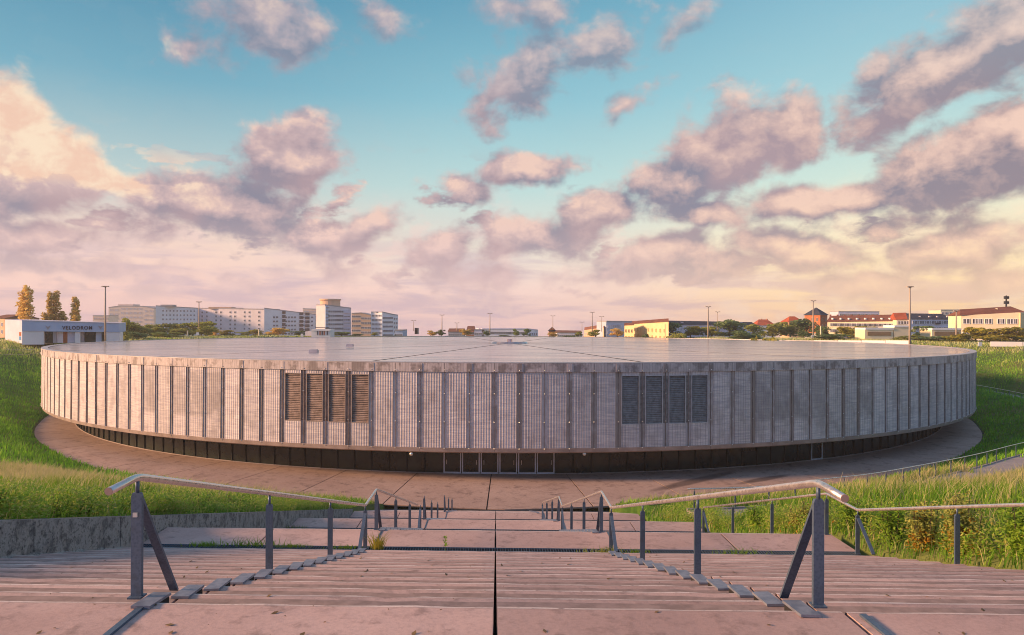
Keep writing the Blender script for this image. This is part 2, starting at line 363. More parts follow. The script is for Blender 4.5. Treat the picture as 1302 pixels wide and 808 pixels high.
wallm('plaster_orange', (.75, .47, .32)); wallm('plaster_blue', (.50, .55, .70)); wallm('plaster_grey', (.36, .34, .38)); wallm('plaster_violet', (.66, .62, .78))
wallm('plaster_haze', (.84, .66, .58)); wallm('tile_red', (.40, .085, .035), .2); wallm('tile_brown', (.20, .075, .05), .2); wallm('tile_dark', (.035, .04, .065), .2); wallm('brick_red', (.45, .15, .07), .2)
wallm('paint_white', (.78, .76, .80)); wallm('dark', (.03, .03, .035)); wallm('fascia_blue', (.42, .52, .72)); wallm('emblem_blue', (.12, .30, .58)); wallm('hill_tan', (.30, .20, .12), .2)
wallm('window_grey', (.10, .11, .15), .3); wallm('window_dark', (.05, .05, .075), .3); wallm('letter_navy', (.02, .03, .07)); wallm('mast_steel', (.42, .33, .27))

# ------------------------------------------------------------------ mesh helpers
def empty(name, label, cat, loc=(0, 0, 0), group=None, kind=None, rz=0):
    o = bpy.data.objects.new(name, None); C.objects.link(o); o.location = loc; o.rotation_euler.z = rz
    o.empty_display_size = .3
    if kind: o['kind'] = kind
    if label: o['label'] = label
    if cat: o['category'] = cat
    if group: o['group'] = group
    return o
def tag(o, label=None, cat=None, group=None, kind=None):
    for k, v in (('label', label), ('category', cat), ('group', group), ('kind', kind)):
        if v: o[k] = v
    return o
def link(name, me, parent=None, loc=None, rot=None):
    o = bpy.data.objects.new(name, me); C.objects.link(o)
    if parent: o.parent = parent
    if loc is not None: o.location = loc
    if rot is not None: o.rotation_euler = rot
    return o
class MB:
    def __init__(s): s.v = []; s.f = []; s.mi = []
    def poly(s, pts, mi=0):
        i = len(s.v); s.v += [tuple(p) for p in pts]; s.f.append(tuple(range(i, i + len(pts)))); s.mi.append(mi)
    def hexa(s, p, mi=0):      # 8 corners: bottom ccw 0-3, top 4-7
        i = len(s.v); s.v += [tuple(q) for q in p]
        for q in ((3, 2, 1, 0), (4, 5, 6, 7), (0, 1, 5, 4), (1, 2, 6, 5), (2, 3, 7, 6), (3, 0, 4, 7)):
            s.f.append(tuple(i + k for k in q)); s.mi.append(mi)
    def box(s, a, b, mi=0):
        x0, y0, z0 = a; x1, y1, z1 = b
        s.hexa([(x0, y0, z0), (x1, y0, z0), (x1, y1, z0), (x0, y1, z0), (x0, y0, z1), (x1, y0, z1), (x1, y1, z1), (x0, y1, z1)], mi)
    def beam(s, a, b, w, h, up=Vector((0, 0, 1)), mi=0):
        a = Vector(a); b = Vector(b); d = (b - a).normalized(); sd = d.cross(up)
        if sd.length < 1e-4: sd = d.cross(Vector((0, 1, 0)))
        sd.normalize(); u = sd.cross(d).normalized()
        c = [a - sd * w / 2 - u * h / 2, a + sd * w / 2 - u * h / 2, b + sd * w / 2 - u * h / 2, b - sd * w / 2 - u * h / 2]
        s.hexa(c + [q + u * h for q in c], mi)
    def tube(s, pts, r, n=10, mi=0, caps=True, radii=None):
        pts = [Vector(p) for p in pts]; base = len(s.v)
        for k, p in enumerate(pts):
            d = (pts[min(k + 1, len(pts) - 1)] - pts[max(k - 1, 0)]).normalized()
            a = d.cross(Vector((0, 0, 1)))
            if a.length < 1e-3: a = d.cross(Vector((1, 0, 0)))
            a.normalize(); b = a.cross(d); rr = radii[k] if radii else r
            for j in range(n):
                t = 2 * math.pi * j / n; s.v.append(tuple(p + (a * math.cos(t) + b * math.sin(t)) * rr))
        for k in range(len(pts) - 1):
            for j in range(n):
                q = base + k * n; s.f.append((q + j, q + (j + 1) % n, q + n + (j + 1) % n, q + n + j)); s.mi.append(mi)
        if caps:
            s.f.append(tuple(base + j for j in range(n))[::-1]); s.mi.append(mi)
            q = base + (len(pts) - 1) * n; s.f.append(tuple(q + j for j in range(n))); s.mi.append(mi)
    def mesh(s, name, mats, smooth=False):
        me = bpy.data.meshes.new(name); me.from_pydata(s.v, [], s.f)
        for m in (mats if isinstance(mats, (list, tuple)) else [mats]): me.materials.append(M[m] if isinstance(m, str) else m)
        if any(s.mi): me.polygons.foreach_set('material_index', s.mi)
        if smooth: me.polygons.foreach_set('use_smooth', [True] * len(s.f))
        me.update(); return me
    def build(s, name, mats, parent=None, loc=None, smooth=False, rot=None):
        return link(name, s.mesh(name, mats, smooth), parent, loc, rot)

# ------------------------------------------------------------------ site geometry
CEN = Vector((-.4, 135.0)); RAD = 71.0
FZ = -13.9
def smooth(t): t = min(1, max(0, t)); return t * t * (3 - 2 * t)
_ph = [0, 29, 42, 60, 90, 180]; _rb = [79.8, 75.5, 73.2, 71.2, 70.0, 70.0]
def rb(phi): return float(np.interp(abs(math.degrees(phi)), _ph, _rb))
# stair plan (slightly skewed against the building)
def S(x, y, z=0.0): return Vector((x - .0208 * y, y - .024 * x, z))
def Sinv(X, Y):
    y = (Y + .024 * X) / (1 - .024 * .0208); return X + .0208 * y, y
FL = [(6.05, 17.1, -2.3, -5.22), (18.65, 29.6, -5.22, -8.28), (31.15, 42.0, -8.28, -11.15), (43.6, 54.8, -11.15, -13.9)]
def stair_z(y):
    z = -2.3
    for (a, b, za, zb) in FL:
        if y <= a: return z
        if y <= b: return za + (zb - za) * (y - a) / (b - a)
        z = zb
    return z
PATH = [(8.6, 33.6, -8.75), (12.5, 35.5, -9.05), (16.9, 39, -9.42), (21, 42, -9.72), (25.7, 46, -10.05), (33, 52, -10.4), (39.5, 58, -10.75), (50, 67, -11.0), (61, 80, -11.3), (72, 97, -11.7), (79, 113, -12.1), (82.5, 128, -12.25), (83.5, 142, -12.3), (81, 158, -12.3)]
def catm(P, n=6):
    P = [Vector(p) for p in P]; out = []
    for i in range(len(P) - 1):
        p0 = P[max(i - 1, 0)]; p1 = P[i]; p2 = P[i + 1]; p3 = P[min(i + 2, len(P) - 1)]
        for k in range(n):
            t = k / n; out.append(.5 * ((2 * p1) + (p2 - p0) * t + (2 * p0 - 5 * p1 + 4 * p2 - p3) * t * t + (3 * p1 - p0 - 3 * p2 + p3) * t ** 3))
    return out + [P[-1]]
PP = catm(PATH, 6); PPx = np.array([p.x for p in PP]); PPy = np.array([p.y for p in PP]); PPz = np.array([p.z for p in PP])
PW = 1.3   # path half width
def height_np(X, Y):
    X = np.asarray(X, float); Y = np.asarray(Y, float)
    dx = X - CEN.x; dy = Y - CEN.y; r = np.hypot(dx, dy); phi = np.abs(np.degrees(np.arctan2(dx, -dy)))
    rbb = np.interp(phi, _ph, _rb)
    cone = FZ + .245 * (r - rbb)
    und = .35 * np.sin(X * .21 + 1.3) * np.sin(Y * .17) + .22 * np.sin(X * .53 + Y * .37)
    cone = cone + und * np.clip((r - rbb) / 12, 0, 1) * .5
    t = np.clip((45 - Y) / 30, 0, 1); near = t * t * (3 - 2 * t)
    cap = -5.05 + 3.15 * near
    dist = np.hypot(X, Y); cap = cap - np.clip(dist - 225, 0, None) * .0245 - .0 
    k = .8; m_ = np.minimum(cone, cap); z = m_ - np.log(np.exp(-(cone - m_) / k) + np.exp(-(cap - m_) / k)) * k
    z = np.where(r < rbb, FZ - .25, z)
    # cut the path in
    sel = (X > 5) & (Y > 28) & (r < 115)
    if sel.any():
        xs = X[sel]; ys = Y[sel]
        d = np.hypot(xs[:, None] - PPx[None], ys[:, None] - PPy[None]); j = d.argmin(1); dm = d[np.arange(len(j)), j]
        w_ = np.clip(1 - (dm - PW - .3) / 2.2, 0, 1); w_ = w_ * w_ * (3 - 2 * w_)
        z[sel] = z[sel] * (1 - w_) + (PPz[j] - .06) * w_
    return z
def terrain_h(X, Y): return float(height_np(np.array([X]), np.array([Y]))[0])

# terrain sheet
def axis(lo, hi, step, far, extra=()):
    a = list(np.arange(lo, hi + .01, step)); x = lo; s_ = step
    L = []
    while x > -far: s_ *= 1.35; x -= s_; L.append(x)
    x = hi; s_ = step; Rr = []
    while x < far: s_ *= 1.35; x += s_; Rr.append(x)
    return sorted([v for v in L[::-1] + a + Rr if all(abs(v - e) > .18 for e in extra)] + list(extra))
xs = axis(-115, 115, .9, 640, (-8.5, -8.2, 8.3, 8.5)); ys = axis(-8, 210, .9, 640)
XX, YY = np.meshgrid(xs, ys); WX = XX - .0208 * np.clip(YY, -10, 60); WY = YY - .024 * np.clip(XX, -30, 30)
ZZ = height_np(WX.ravel(), WY.ravel()).reshape(XX.shape)
sz = np.vectorize(stair_z)(YY)
inst = (np.abs(XX + 0) <= 8.31) & (XX >= -8.21) & (YY < 56) & (YY > -11)
ZZ = np.where(inst, np.minimum(ZZ, sz - 1.2), ZZ)
nb_ = (YY < 56) & ~inst & (np.abs(XX) < 11)
bl = np.clip((11 - np.abs(XX)) / 2.5, 0, 1)
tgt = np.where(XX < 0, np.minimum(-3.36 - .245 * (YY - 12), -1.95), sz + .02)
ZZ = np.where(nb_, ZZ * (1 - bl) + np.where(YY < 44, tgt, ZZ) * bl, ZZ)
me = bpy.data.meshes.new('ground'); nx, ny = len(xs), len(ys)
vv = np.stack([WX, WY, ZZ], -1).reshape(-1, 3)
ii = np.arange(nx * ny).reshape(ny, nx); qf = np.stack([ii[:-1, :-1], ii[:-1, 1:], ii[1:, 1:], ii[1:, :-1]], -1).reshape(-1, 4)
me.from_pydata(vv.tolist(), [], qf.tolist()); me.materials.append(M['ground']); me.polygons.foreach_set('use_smooth', [True] * len(qf))
ground = tag(link('ground', me), kind='structure')

# forecourt: a base ring and radial slabs with open joints
fore = empty('forecourt', None, None, kind='structure')
S0 = Vector((-1.8, 135.0))
def fpt(th, r):
    d = Vector((math.sin(th), -math.cos(th))); p = S0 + d * r
    return p
def fedge(th):
    lo, hi = 60, 90
    for _ in range(24):
        m_ = (lo + hi) / 2; p = fpt(th, m_); q = p - CEN; ph = math.atan2(q.x, -q.y)
        if q.length < rb(ph): lo = m_
        else: hi = m_
    return lo
mb = MB(); N = 240
ring = [(fpt(2 * math.pi * i / N, 55), fpt(2 * math.pi * i / N, fedge(2 * math.pi * i / N) + .3)) for i in range(N)]
for i in range(N):
    a, b = ring[i], ring[(i + 1) % N]
    mb.poly([(a[0].x, a[0].y, FZ - .06), (b[0].x, b[0].y, FZ - .06), (b[1].x, b[1].y, FZ - .06), (a[1].x, a[1].y, FZ - .06)][::-1])
mb.build('joint_base', 'joint', fore)
sa = R(5.72); gap = .045
def gutter_y(X): return 54.8 + .25 - .024 * X
for k in range(-31, 32):
    if k == 31: continue
    t0, t1 = k * sa, (k + 1) * sa; n = 6; mb = MB()
    inn, outr = [], []
    for j in range(n + 1):
        t = t0 + (t1 - t0) * j / n
        if j == 0: t += gap / 72
        if j == n: t -= gap / 72
        e = fedge(t); a = fpt(t, 57); b = fpt(t, e)
        if abs(t) < R(14) and b.y < gutter_y(b.x) and abs(b.x + 1) < 8.6:
            b = fpt(t, (135 - gutter_y(b.x)) / math.cos(t))
        inn.append(a); outr.append(b)
    for j in range(n):
        p = [inn[j], inn[j + 1], outr[j + 1], outr[j]]
        mb.hexa([(q.x, q.y, FZ - .12) for q in p[::-1]] + [(q.x, q.y, FZ) for q in p[::-1]])
    mb.build('paving_slab', 'fore', fore)

# ------------------------------------------------------------------ stairs
stairs = empty('staircase', None, None, kind='structure')
def slab(x0, x1, y0, y1, z, th, name, m, g_=.012, nose=False, cham=.012):
    """a slab in stair coordinates with a worn, slightly chamfered far edge"""
    mb = MB(); x0 += g_; x1 -= g_; nseg = max(1, int((x1 - x0) / .28))
    px = np.linspace(x0, x1, nseg + 1)
    jit = [random.uniform(-.010, .006) - (.03 if random.random() < .05 else 0) for _ in px]; jz = [random.uniform(-.005, .003) for _ in px]
    for i in range(nseg):
        a, b = px[i], px[i + 1]
        mb.hexa([S(a, y0, z - th), S(b, y0, z - th), S(b, y1 + jit[i + 1], z - th), S(a, y1 + jit[i], z - th),
                 S(a, y0, z), S(b, y0, z), S(b, y1 - .045, z + jz[i + 1] * .3), S(a, y1 - .045, z + jz[i] * .3)])
        c0, c1 = y1 - .045, y1
        mb.poly([S(a, c0, z + jz[i] * .3 + .001), S(b, c0, z + jz[i + 1] * .3 + .001), S(b, c1 + jit[i + 1], z - .004 + jz[i + 1]), S(a, c1 + jit[i], z - .004 + jz[i])], 1 if nose else 0)
        mb.poly([S(a, c1 + jit[i], z - .004 + jz[i]), S(b, c1 + jit[i + 1], z - .004 + jz[i + 1]), S(b, y1 + jit[i + 1], z - th), S(a, y1 + jit[i], z - th)])
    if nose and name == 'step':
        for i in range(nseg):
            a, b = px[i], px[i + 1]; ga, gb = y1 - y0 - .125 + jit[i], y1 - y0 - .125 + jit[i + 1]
            mb.poly([S(a, y0 + .03, z + .0025), S(b, y0 + .03, z + .0025), S(b, y0 + gb, z + .0025), S(a, y0 + ga, z + .0025)], 2)  # dark inner tread band: overhang shadow painted in, together with dirt
    return mb.build(name, [m, 'nosing', 'shade_grime'], stairs)
WL, WR, ED = -2.95, 2.60, 8.2
cuts_land = [-ED, -5.5, -2.8, 0, 2.75, 5.5, ED]; cuts_step = [-ED, -2.82, 0, 2.75, ED]
for i in range(len(cuts_land) - 1):
    slab(cuts_land[i], cuts_land[i + 1], -11, 6.05, -2.3, .18, 'landing_slab', 'step', .018, True)
NR = 15
for fi, (a, b, za, zb) in enumerate(FL):
    tr = (b - a) / NR; rs = (zb - za) / NR
    for k in range(1, NR):
        for i in range(len(cuts_step) - 1):
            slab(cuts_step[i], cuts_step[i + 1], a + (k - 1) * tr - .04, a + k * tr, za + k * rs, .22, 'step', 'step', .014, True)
    if fi < 3:
        nxt = FL[fi + 1][0]
        for i in range(len(cuts_land) - 1):
            slab(cuts_land[i], cuts_land[i + 1], b + .16, nxt, zb, .18, 'landing_slab', 'step', .02, True)
    # last tread runs to the drain
    for i in range(len(cuts_step) - 1):
        slab(cuts_step[i], cuts_step[i + 1], b - tr - .04, b - .13, zb, .22, 'step', 'step', .014)
    # drain grating
    mb = MB()
    mb.hexa([S(-ED, b - .12, zb - .08), S(ED, b - .12, zb - .08), S(ED, b + .15, zb - .08), S(-ED, b + .15, zb - .08), S(-ED, b - .12, zb - .035), S(ED, b - .12, zb - .035), S(ED, b + .15, zb - .035), S(-ED, b + .15, zb - .035)])
    mb.build('drain_channel', 'joint', stairs)
    mb = MB()
    if fi < 2:
        for k in range(int(2 * ED / .06)):
            x = -ED + .03 + k * .06; mb.beam(S(x, b - .11, zb - .012), S(x, b + .14, zb - .012), .012, .02)
    mb.beam(S(-ED, b - .115, zb - .01), S(ED, b - .115, zb - .01), .014, .024); mb.beam(S(-ED, b + .145, zb - .01), S(ED, b + .145, zb - .01), .014, .024)
    o = mb.build('drain_grating', 'galv', stairs); o['kind'] = 'stuff'
# dark bedding below the steps
mb = MB()
yy = [-11.5] + [v for f_ in FL for v in (f_[0], f_[1])] + [55.3]
for i in range(len(yy) - 1):
    a, b = yy[i], yy[i + 1]; za, zb = stair_z(a) - .40, stair_z(b) - .40
    mb.poly([S(-ED - .05, a, za), S(ED + .05, a, za), S(ED + .05, b, zb), S(-ED - .05, b, zb)])
mb.build('bedding', 'joint', stairs)
# cover plates stepping down beside the inner handrails, and a strip in each landing joint
pl = MB(); pl.hexa([(-.075, -.16, -.012), (.075, -.16, -.012), (.075, .24, -.048), (-.075, .24, -.048), (-.075, -.16, .010), (.075, -.16, .010), (.075, .24, -.026), (-.075, .24, -.026)])
plate_me = pl.mesh('cover_plate', 'plate')
br = MB(); br.hexa([(-.02, -.02, -.20), (.066, -.02, -.20), (.066, .22, -.20), (-.02, .22, -.20), (-.02, -.02, -.02), (.066, -.02, -.02), (.066, .22, -.055), (-.02, .22, -.055)])
brk_me = br.mesh('bracket', 'joint')
for (x, sgn) in ((-2.80, 1), (2.44, -1)):
    for fi, (a, b, za, zb) in enumerate(FL):
        tr = (b - a) / NR; rs = (zb - za) / NR
        for k in range(0, NR - 1):
            p = S(x, a + k * tr, za + k * rs + .018)
            o = link('cover_plate', plate_me, stairs, p, (0, random.uniform(-.02, .02), .022 + random.uniform(-.03, .03)))
            link('bracket', brk_me, o).scale = (sgn, 1, 1)
for (x, lo, hi) in ((-2.80, -11, 5.95), (2.86, -11, 5.95)):
    mb = MB(); mb.beam(S(x, lo, -2.296), S(x, hi, -2.296), .05, .03); mb.build('joint_strip', 'galv', stairs)
for fi in range(3):
    y0, y1, z = FL[fi][1] + .2, FL[fi + 1][0] - .05, FL[fi][3]
    for x in (-2.8, 2.75):
        mb = MB(); mb.beam(S(x, y0, z + .003), S(x, y1, z + .003), .035, .02); mb.build('joint_strip', 'galv', stairs)

# ------------------------------------------------------------------ handrails
HR = .99
def post(parent, x, y, z, brace=0, top=HR):
    w_, d_ = .043, .022
    mb = MB()
    P0 = S(x, y, z); h = top - .13
    pr = [(-w_, 0.0), (w_, 0.0), (w_, h - .03), (w_ * .75, h), (-w_ * .75, h), (-w_, h - .03)]
    for off in (-.0, ):
        n = len(pr); i = len(mb.v)
        for dd in (-.018, .018):
            for (a, b) in pr: mb.v.append((a, dd, b))
        mb.f.append(tuple(i + k for k in range(n))); mb.mi.append(0); mb.f.append(tuple(i + n + k for k in range(n))[::-1]); mb.mi.append(0)
        for k in range(n): mb.f.append((i + k, i + n + k, i + n + (k + 1) % n, i + (k + 1) % n)); mb.mi.append(0)
    o = mb.build('post', 'galv', parent, P0, rot=(0, 0, .0))
    mb = MB(); mb.tube([(0, 0, h - .01), (0, 0, top - .02)], .017, 10); mb.build('pin', 'galv', o, smooth=True)
    mb = MB(); mb.box((-w_ - .012, -.055, 0), (w_ + .012, .055, .014)); mb.build('base_plate', 'galv', o)
    if brace:
        y2 = y + brace * .72; z2 = stair_z(y2) + .02
        q = S(x, y2, z2) - P0
        mb = MB(); mb.beam((0, brace * .03, h - .06), (q.x, q.y, q.z), .022, .075, up=Vector((1, 0, 0))); mb.build('brace', 'galv', o)
        if x < 0 and y < 7: mb = MB(); mb.box((-.012, -.052, h - .19), (.022, -.036, h - .155)); mb.build('bolt_head', 'bolt', o)
    return o
def rail_tube(parent, pts, r=.031, sub=True):
    pts = [Vector(p) for p in pts]; out = [pts[0]]
    for i in range(1, len(pts) - 1):
        a, b, c = pts[i - 1], pts[i], pts[i + 1]; f = .10
        for t in (0, .25, .5, .75, 1):
            p = b + (a - b).normalized() * f; q = b + (c - b).normalized() * f
            out.append((1 - t) ** 2 * p + 2 * t * (1 - t) * b + t * t * q)
    out.append(pts[-1])
    mb = MB(); mb.tube(out, r, 14); o = mb.build('rail', 'rail', parent, smooth=True)
    return o
def handrail(label, x, flights, rail_upto, outer=False, startup=True):
    t = empty('handrail', label, 'handrail', S(x, 6.05 if flights[0] == 0 else FL[flights[0]][0], stair_z(FL[flights[0]][0])))
    base = t.location.copy()
    hold = t
    pts = []
    objs = []
    for fi in flights:
        a, b, za, zb = FL[fi]; a += .10 if fi == 0 else -.02
        zz = lambda y: za + (zb - za) * (y - FL[fi][0]) / (b - FL[fi][0])
        for k in range(4):
            y = a + (b - .05 - a) * k / 3; zt = stair_z(y) if k else za
            if fi == 3 and k == 3: continue
            ol = post(t, x, y, (za if k == 0 else zt - .10 if k < 3 else zt), 1 if k == 0 else (-1 if k == 3 else 0), top=HR + (.10 if k in (1, 2) else 0))
            ol.location -= base
        if fi == flights[0]: pts += [S(x, a - .46, za + HR - .015)]
        if fi <= rail_upto: pts += [S(x, a, za + HR), S(x, b - .05, zb + HR)]
    if rail_upto == 9: pass
    if pts and rail_upto >= flights[0]:
        if x < 0 and rail_upto == 1: pts[-1] = S(x, 28.4, FL[1][3] + HR + .28)
        o = rail_tube(t, [p - base for p in pts])
        mb = MB(); e = pts[0] - base; d = (pts[0] - pts[1]).normalized()
        mb.tube([e + d * .0005, e + d * .006], .031, 14); mb.build('end_cap', 'railend', o, smooth=False)
    return t
handrail('left inner handrail with steel posts, its lower rail broken off on the second flight', WL, [0, 1], 1)
handrail('right inner handrail with steel posts running unbroken down the flights to the forecourt', WR, [0, 1, 2], 2)
handrail('outer handrail on the right edge of the stairs, along the tall grass', 8.08, [0, 1], 1)
# posts left standing without a rail on the lower left flights
for fi in (2, 3):
    a, b, za, zb = FL[fi]
    for k, y in enumerate((a, a + (b - a) / 3, a + 2 * (b - a) / 3)):
        p = post(None, WL, y, stair_z(y) - (.1 if k else 0), 1 if k == 0 else 0)
        which = ['topmost', 'middle', 'lowest'][k]
        tag(p, f'{which} of the bare steel posts without a rail on the {"third" if fi == 2 else "last"} left flight', 'post', 'posts left without a rail')
        p.name = 'railing_post'

# ------------------------------------------------------------------ low concrete wall left of the stairs
wl = empty('retaining_wall', 'weathered low concrete wall left of the stairs, dark with moss', 'wall', S(-8.36, 12, -3.9))
def wt(y): return -3.29 - .245 * (y - 12)
y = -2.0; i = 0
while y < 43:
    y2 = min(y + 3.05, 43.2); mb = MB(); n = 12
    for k in range(n):
        a = y + .012 + (y2 - y - .024) * k / n; b = y + .012 + (y2 - y - .024) * (k + 1) / n
        za = min(stair_z(a) - .6, wt(a) - .7); zb = min(stair_z(b) - .6, wt(b) - .7); ja = .015 * math.sin(a * 5.1); jb = .015 * math.sin(b * 5.1)
        mb.hexa([S(-8.55, a, za), S(-8.2 + ja, a, za), S(-8.2 + jb, b, zb), S(-8.55, b, zb), S(-8.55, a, wt(a)), S(-8.2 + ja, a, wt(a)), S(-8.2 + jb, b, wt(b)), S(-8.55, b, wt(b))])
    o = mb.build('wall_block', 'wallc', wl); o.location = -wl.location
    y = y2
# scalloped dried mortar at the foot: low kerb lumps on every tread
mb = MB(); a, b, za, zb = FL[0]; tr = (b - a) / NR; rs = (zb - za) / NR
for k in range(1, NR):
    y0 = a + (k - 1) * tr; z = za + k * rs
    for j in range(5):
        t0, t1 = j / 5, (j + 1) / 5; h0 = .10 * math.sin(math.pi * t0) ** .6 * (1 - .5 * t0); h1 = .10 * math.sin(math.pi * t1) ** .6 * (1 - .5 * t1)
        p, q = y0 + t0 * tr, y0 + t1 * tr
        mb.hexa([S(-8.21, p, z - .02), S(-8.13, p, z - .02), S(-8.13, q, z - .02), S(-8.21, q, z - .02), S(-8.21, p, z + .02 + h0), S(-8.17, p, z + .004 + h0 * .5), S(-8.17, q, z + .004 + h1 * .5), S(-8.21, q, z + .02 + h1)])
o = mb.build('wall_footing', 'wallc', wl); o.location = -wl.location; o['kind'] = 'stuff'

# ------------------------------------------------------------------ curved path and its railing
mb = MB()
for i in range(len(PP) - 1):
    def side(j):
        d = (PP[min(j + 1, len(PP) - 1)] - PP[max(j - 1, 0)]); d.z = 0; d.normalize(); n_ = Vector((d.y, -d.x, 0)); return PP[j] - n_ * PW, PP[j] + n_ * PW
    a0, a1 = side(i); b0, b1 = side(i + 1); dn = Vector((0, 0, -.25))
    mb.hexa([a0 + dn, a1 + dn, b1 + dn, b0 + dn, a0, a1, b1, b0])
pth = tag(mb.build('path', 'path'), kind='structure')
def path_rail(label, line, H, spacing, n0=0):
    t = empty('railing', label, 'railing', line[0]); base = line[0].copy()
    mb = MB(); mb.tube([p + Vector((0, 0, H)) - base for p in line], .03, 8); mb.build('rail', 'rail', t, smooth=True)
    d = 0; nxt = .4
    for i in range(len(line) - 1):
        L = (line[i + 1] - line[i]).length
        while nxt < d + L:
            p = line[i].lerp(line[i + 1], (nxt - d) / L) - base
            mb = MB(); mb.box((-.035, -.02, -.25), (.035, .02, H - .12)); mb.tube([(0, 0, H - .13), (0, 0, H - .01)], .014, 6)
            mb.build('post', 'galv', t, p); nxt += spacing
        d += L
    mb = MB()
    for i in range(len(line) - 1): mb.beam(line[i] - base + Vector((0, 0, .02)), line[i + 1] - base + Vector((0, 0, .02)), .10, .10)
    mb.build('kerb', 'path', t)
    return t
left_edge = []
for j in range(len(PP)):
    d = (PP[min(j + 1, len(PP) - 1)] - PP[max(j - 1, 0)]); d.z = 0; d.normalize(); left_edge.append(PP[j] - Vector((d.y, -d.x, 0)) * (PW - .05))
path_rail('curved railing along the path on the right-hand bank', left_edge, .97, 2.4)

# ------------------------------------------------------------------ the round hall
hall = empty('velodrome', 'huge low round hall clad in weathered metal mesh panels, sunk in the ground', 'building', (CEN.x, CEN.y, FZ))
tilt = R(.44)
# roof plane: front rim at z=-3.72, tilted slightly away
upper = Matrix.Translation((CEN.x, CEN.y, -3.72)) @ Matrix.Translation((0, -RAD, 0)) @ Matrix.Rotation(-tilt, 4, 'X') @ Matrix.Translation((0, RAD, 0))
def hput(name, me, th, parent=hall, extra=None, r=0.0):
    """place a piece modelled at the front rim origin (x along, -y outward, z up) at angle th"""
    o = bpy.data.objects.new(name, me); C.objects.link(o); o.parent = hall
    m_ = upper @ Matrix.Rotation(th, 4, 'Z') @ Matrix.Translation((0, -RAD, 0))
    if extra is not None: m_ = m_ @ extra
    o.matrix_parent_inverse = Matrix.Translation(-hall.location); o.matrix_basis = m_
    return o
NP = 210; da = 2 * math.pi / NP; HW = RAD * da / 2          # half panel width
H = 7.7; Ztop = -.78; Zbot = -H + .42
def arc(x, r=RAD): # point on arc relative to front rim
    t = x / RAD; return (r * math.sin(t), RAD - r * math.cos(t))
def strip(x0, x1, z0, z1, r0, n=4, mi=0, mb=None, r1=None):
    mb = mb or MB(); r1 = r0 if r1 is None else r1
    for k in range(n):
        a = x0 + (x1 - x0) * k / n; b = x0 + (x1 - x0) * (k + 1) / n
        A0, B0 = arc(a, r0), arc(b, r0); A1, B1 = arc(a, r1), arc(b, r1)
        mb.poly([(A0[0], A0[1], z0), (B0[0], B0[1], z0), (B1[0], B1[1], z1), (A1[0], A1[1], z1)], mi)
    return mb
RP = RAD - .03
def panel_mesh(name, hole=None, m='panel'):
    mb = MB(); W_ = HW - .26
    def corr(x0, x1, z0, z1):
        n = max(2, round((x1 - x0) / .1225))
        if n % 2: n += 1
        for k in range(n):
            a = x0 + (x1 - x0) * k / n; b = x0 + (x1 - x0) * (k + 1) / n
            ra = RP + (.0 if k % 2 else .022); rb_ = RP + (.022 if k % 2 else .0)
            A, B = arc(a, ra), arc(b, rb_); mb.poly([(A[0], A[1], z0), (B[0], B[1], z0), (B[0], B[1], z1), (A[0], A[1], z1)])
    if not hole: corr(-W_, W_, Zbot, Ztop)
    else:
        x0, x1, z0, z1 = hole; corr(-W_, W_, Zbot, z0); corr(-W_, W_, z1, Ztop); corr(-W_, x0, z0, z1); corr(x1, W_, z0, z1)
    for sx in (-W_, W_):
        A, B_ = arc(sx, RP), arc(sx, RP - .17); mb.poly([(A[0], A[1], Zbot), (B_[0], B_[1], Zbot), (B_[0], B_[1], Ztop), (A[0], A[1], Ztop)])
    mb.poly([(-W_, .42 + .3, Zbot), (W_, .42 + .3, Zbot), (W_, .42, Zbot), (-W_, .42, Zbot)][::-1])
    return mb.mesh(name, m)
VX, VZ0, VZ1 = .74, -5.22, -1.12
pm = panel_mesh('cladding_panel'); pmv = panel_mesh('cladding_panel_opening', (-VX, VX, VZ0, VZ1)); pmw = panel_mesh('cladding_panel_dim', None, 'panel2')
def louvre_meshes(m, fr):
    mb = MB(); n = 26; y0 = .06
    mb.poly([(-VX, y0 + .22, VZ0), (VX, y0 + .22, VZ0), (VX, y0 + .22, VZ1), (-VX, y0 + .22, VZ1)])
    for k in range(n):
        z = VZ0 + (VZ1 - VZ0) * (k + .5) / n; h = (VZ1 - VZ0) / n * .5
        mb.hexa([(-VX, y0 + .03, z - h), (VX, y0 + .03, z - h), (VX, y0 + .13, z + h * .6), (-VX, y0 + .13, z + h * .6), (-VX, y0 + .03, z - h + .02), (VX, y0 + .03, z - h + .02), (VX, y0 + .13, z + h * .6 + .02), (-VX, y0 + .13, z + h * .6 + .02)])
    a = mb.mesh('louvre', m)
    mb = MB(); t = .055
    for (x0, x1, z0, z1) in ((-VX - t, VX + t, VZ1, VZ1 + t), (-VX - t, VX + t, VZ0 - t, VZ0), (-VX - t, -VX, VZ0, VZ1), (VX, VX + t, VZ0, VZ1)):
        mb.box((x0, y0 - .06, z0), (x1, y0 - .015, z1))
    return a, mb.mesh('louvre_frame', fr)
lou = {'g': louvre_meshes('louvre', 'frame'), 'b': louvre_meshes('louvreb', 'frameb'), 'w': louvre_meshes('louvre2', 'gapstrip')}
ribm = MB(); ribm.box((-.32, .09, Zbot), (.32, .15, Ztop), 0); ribm.box((-.020, .02, Zbot), (.020, .09, Ztop), 1); rib_me = ribm.mesh('rib', ['gapstrip', 'rib'])
rv = MB(); rv.box((-.32, .13, Zbot), (.32, .19, VZ0), 0); rv.box((-.32, .13, VZ0), (.32, .19, VZ1), 2); rv.box((-.32, .13, VZ1), (.32, .19, Ztop), 0); rv.box((-.024, .01, Zbot), (.024, .13, Ztop), 1)
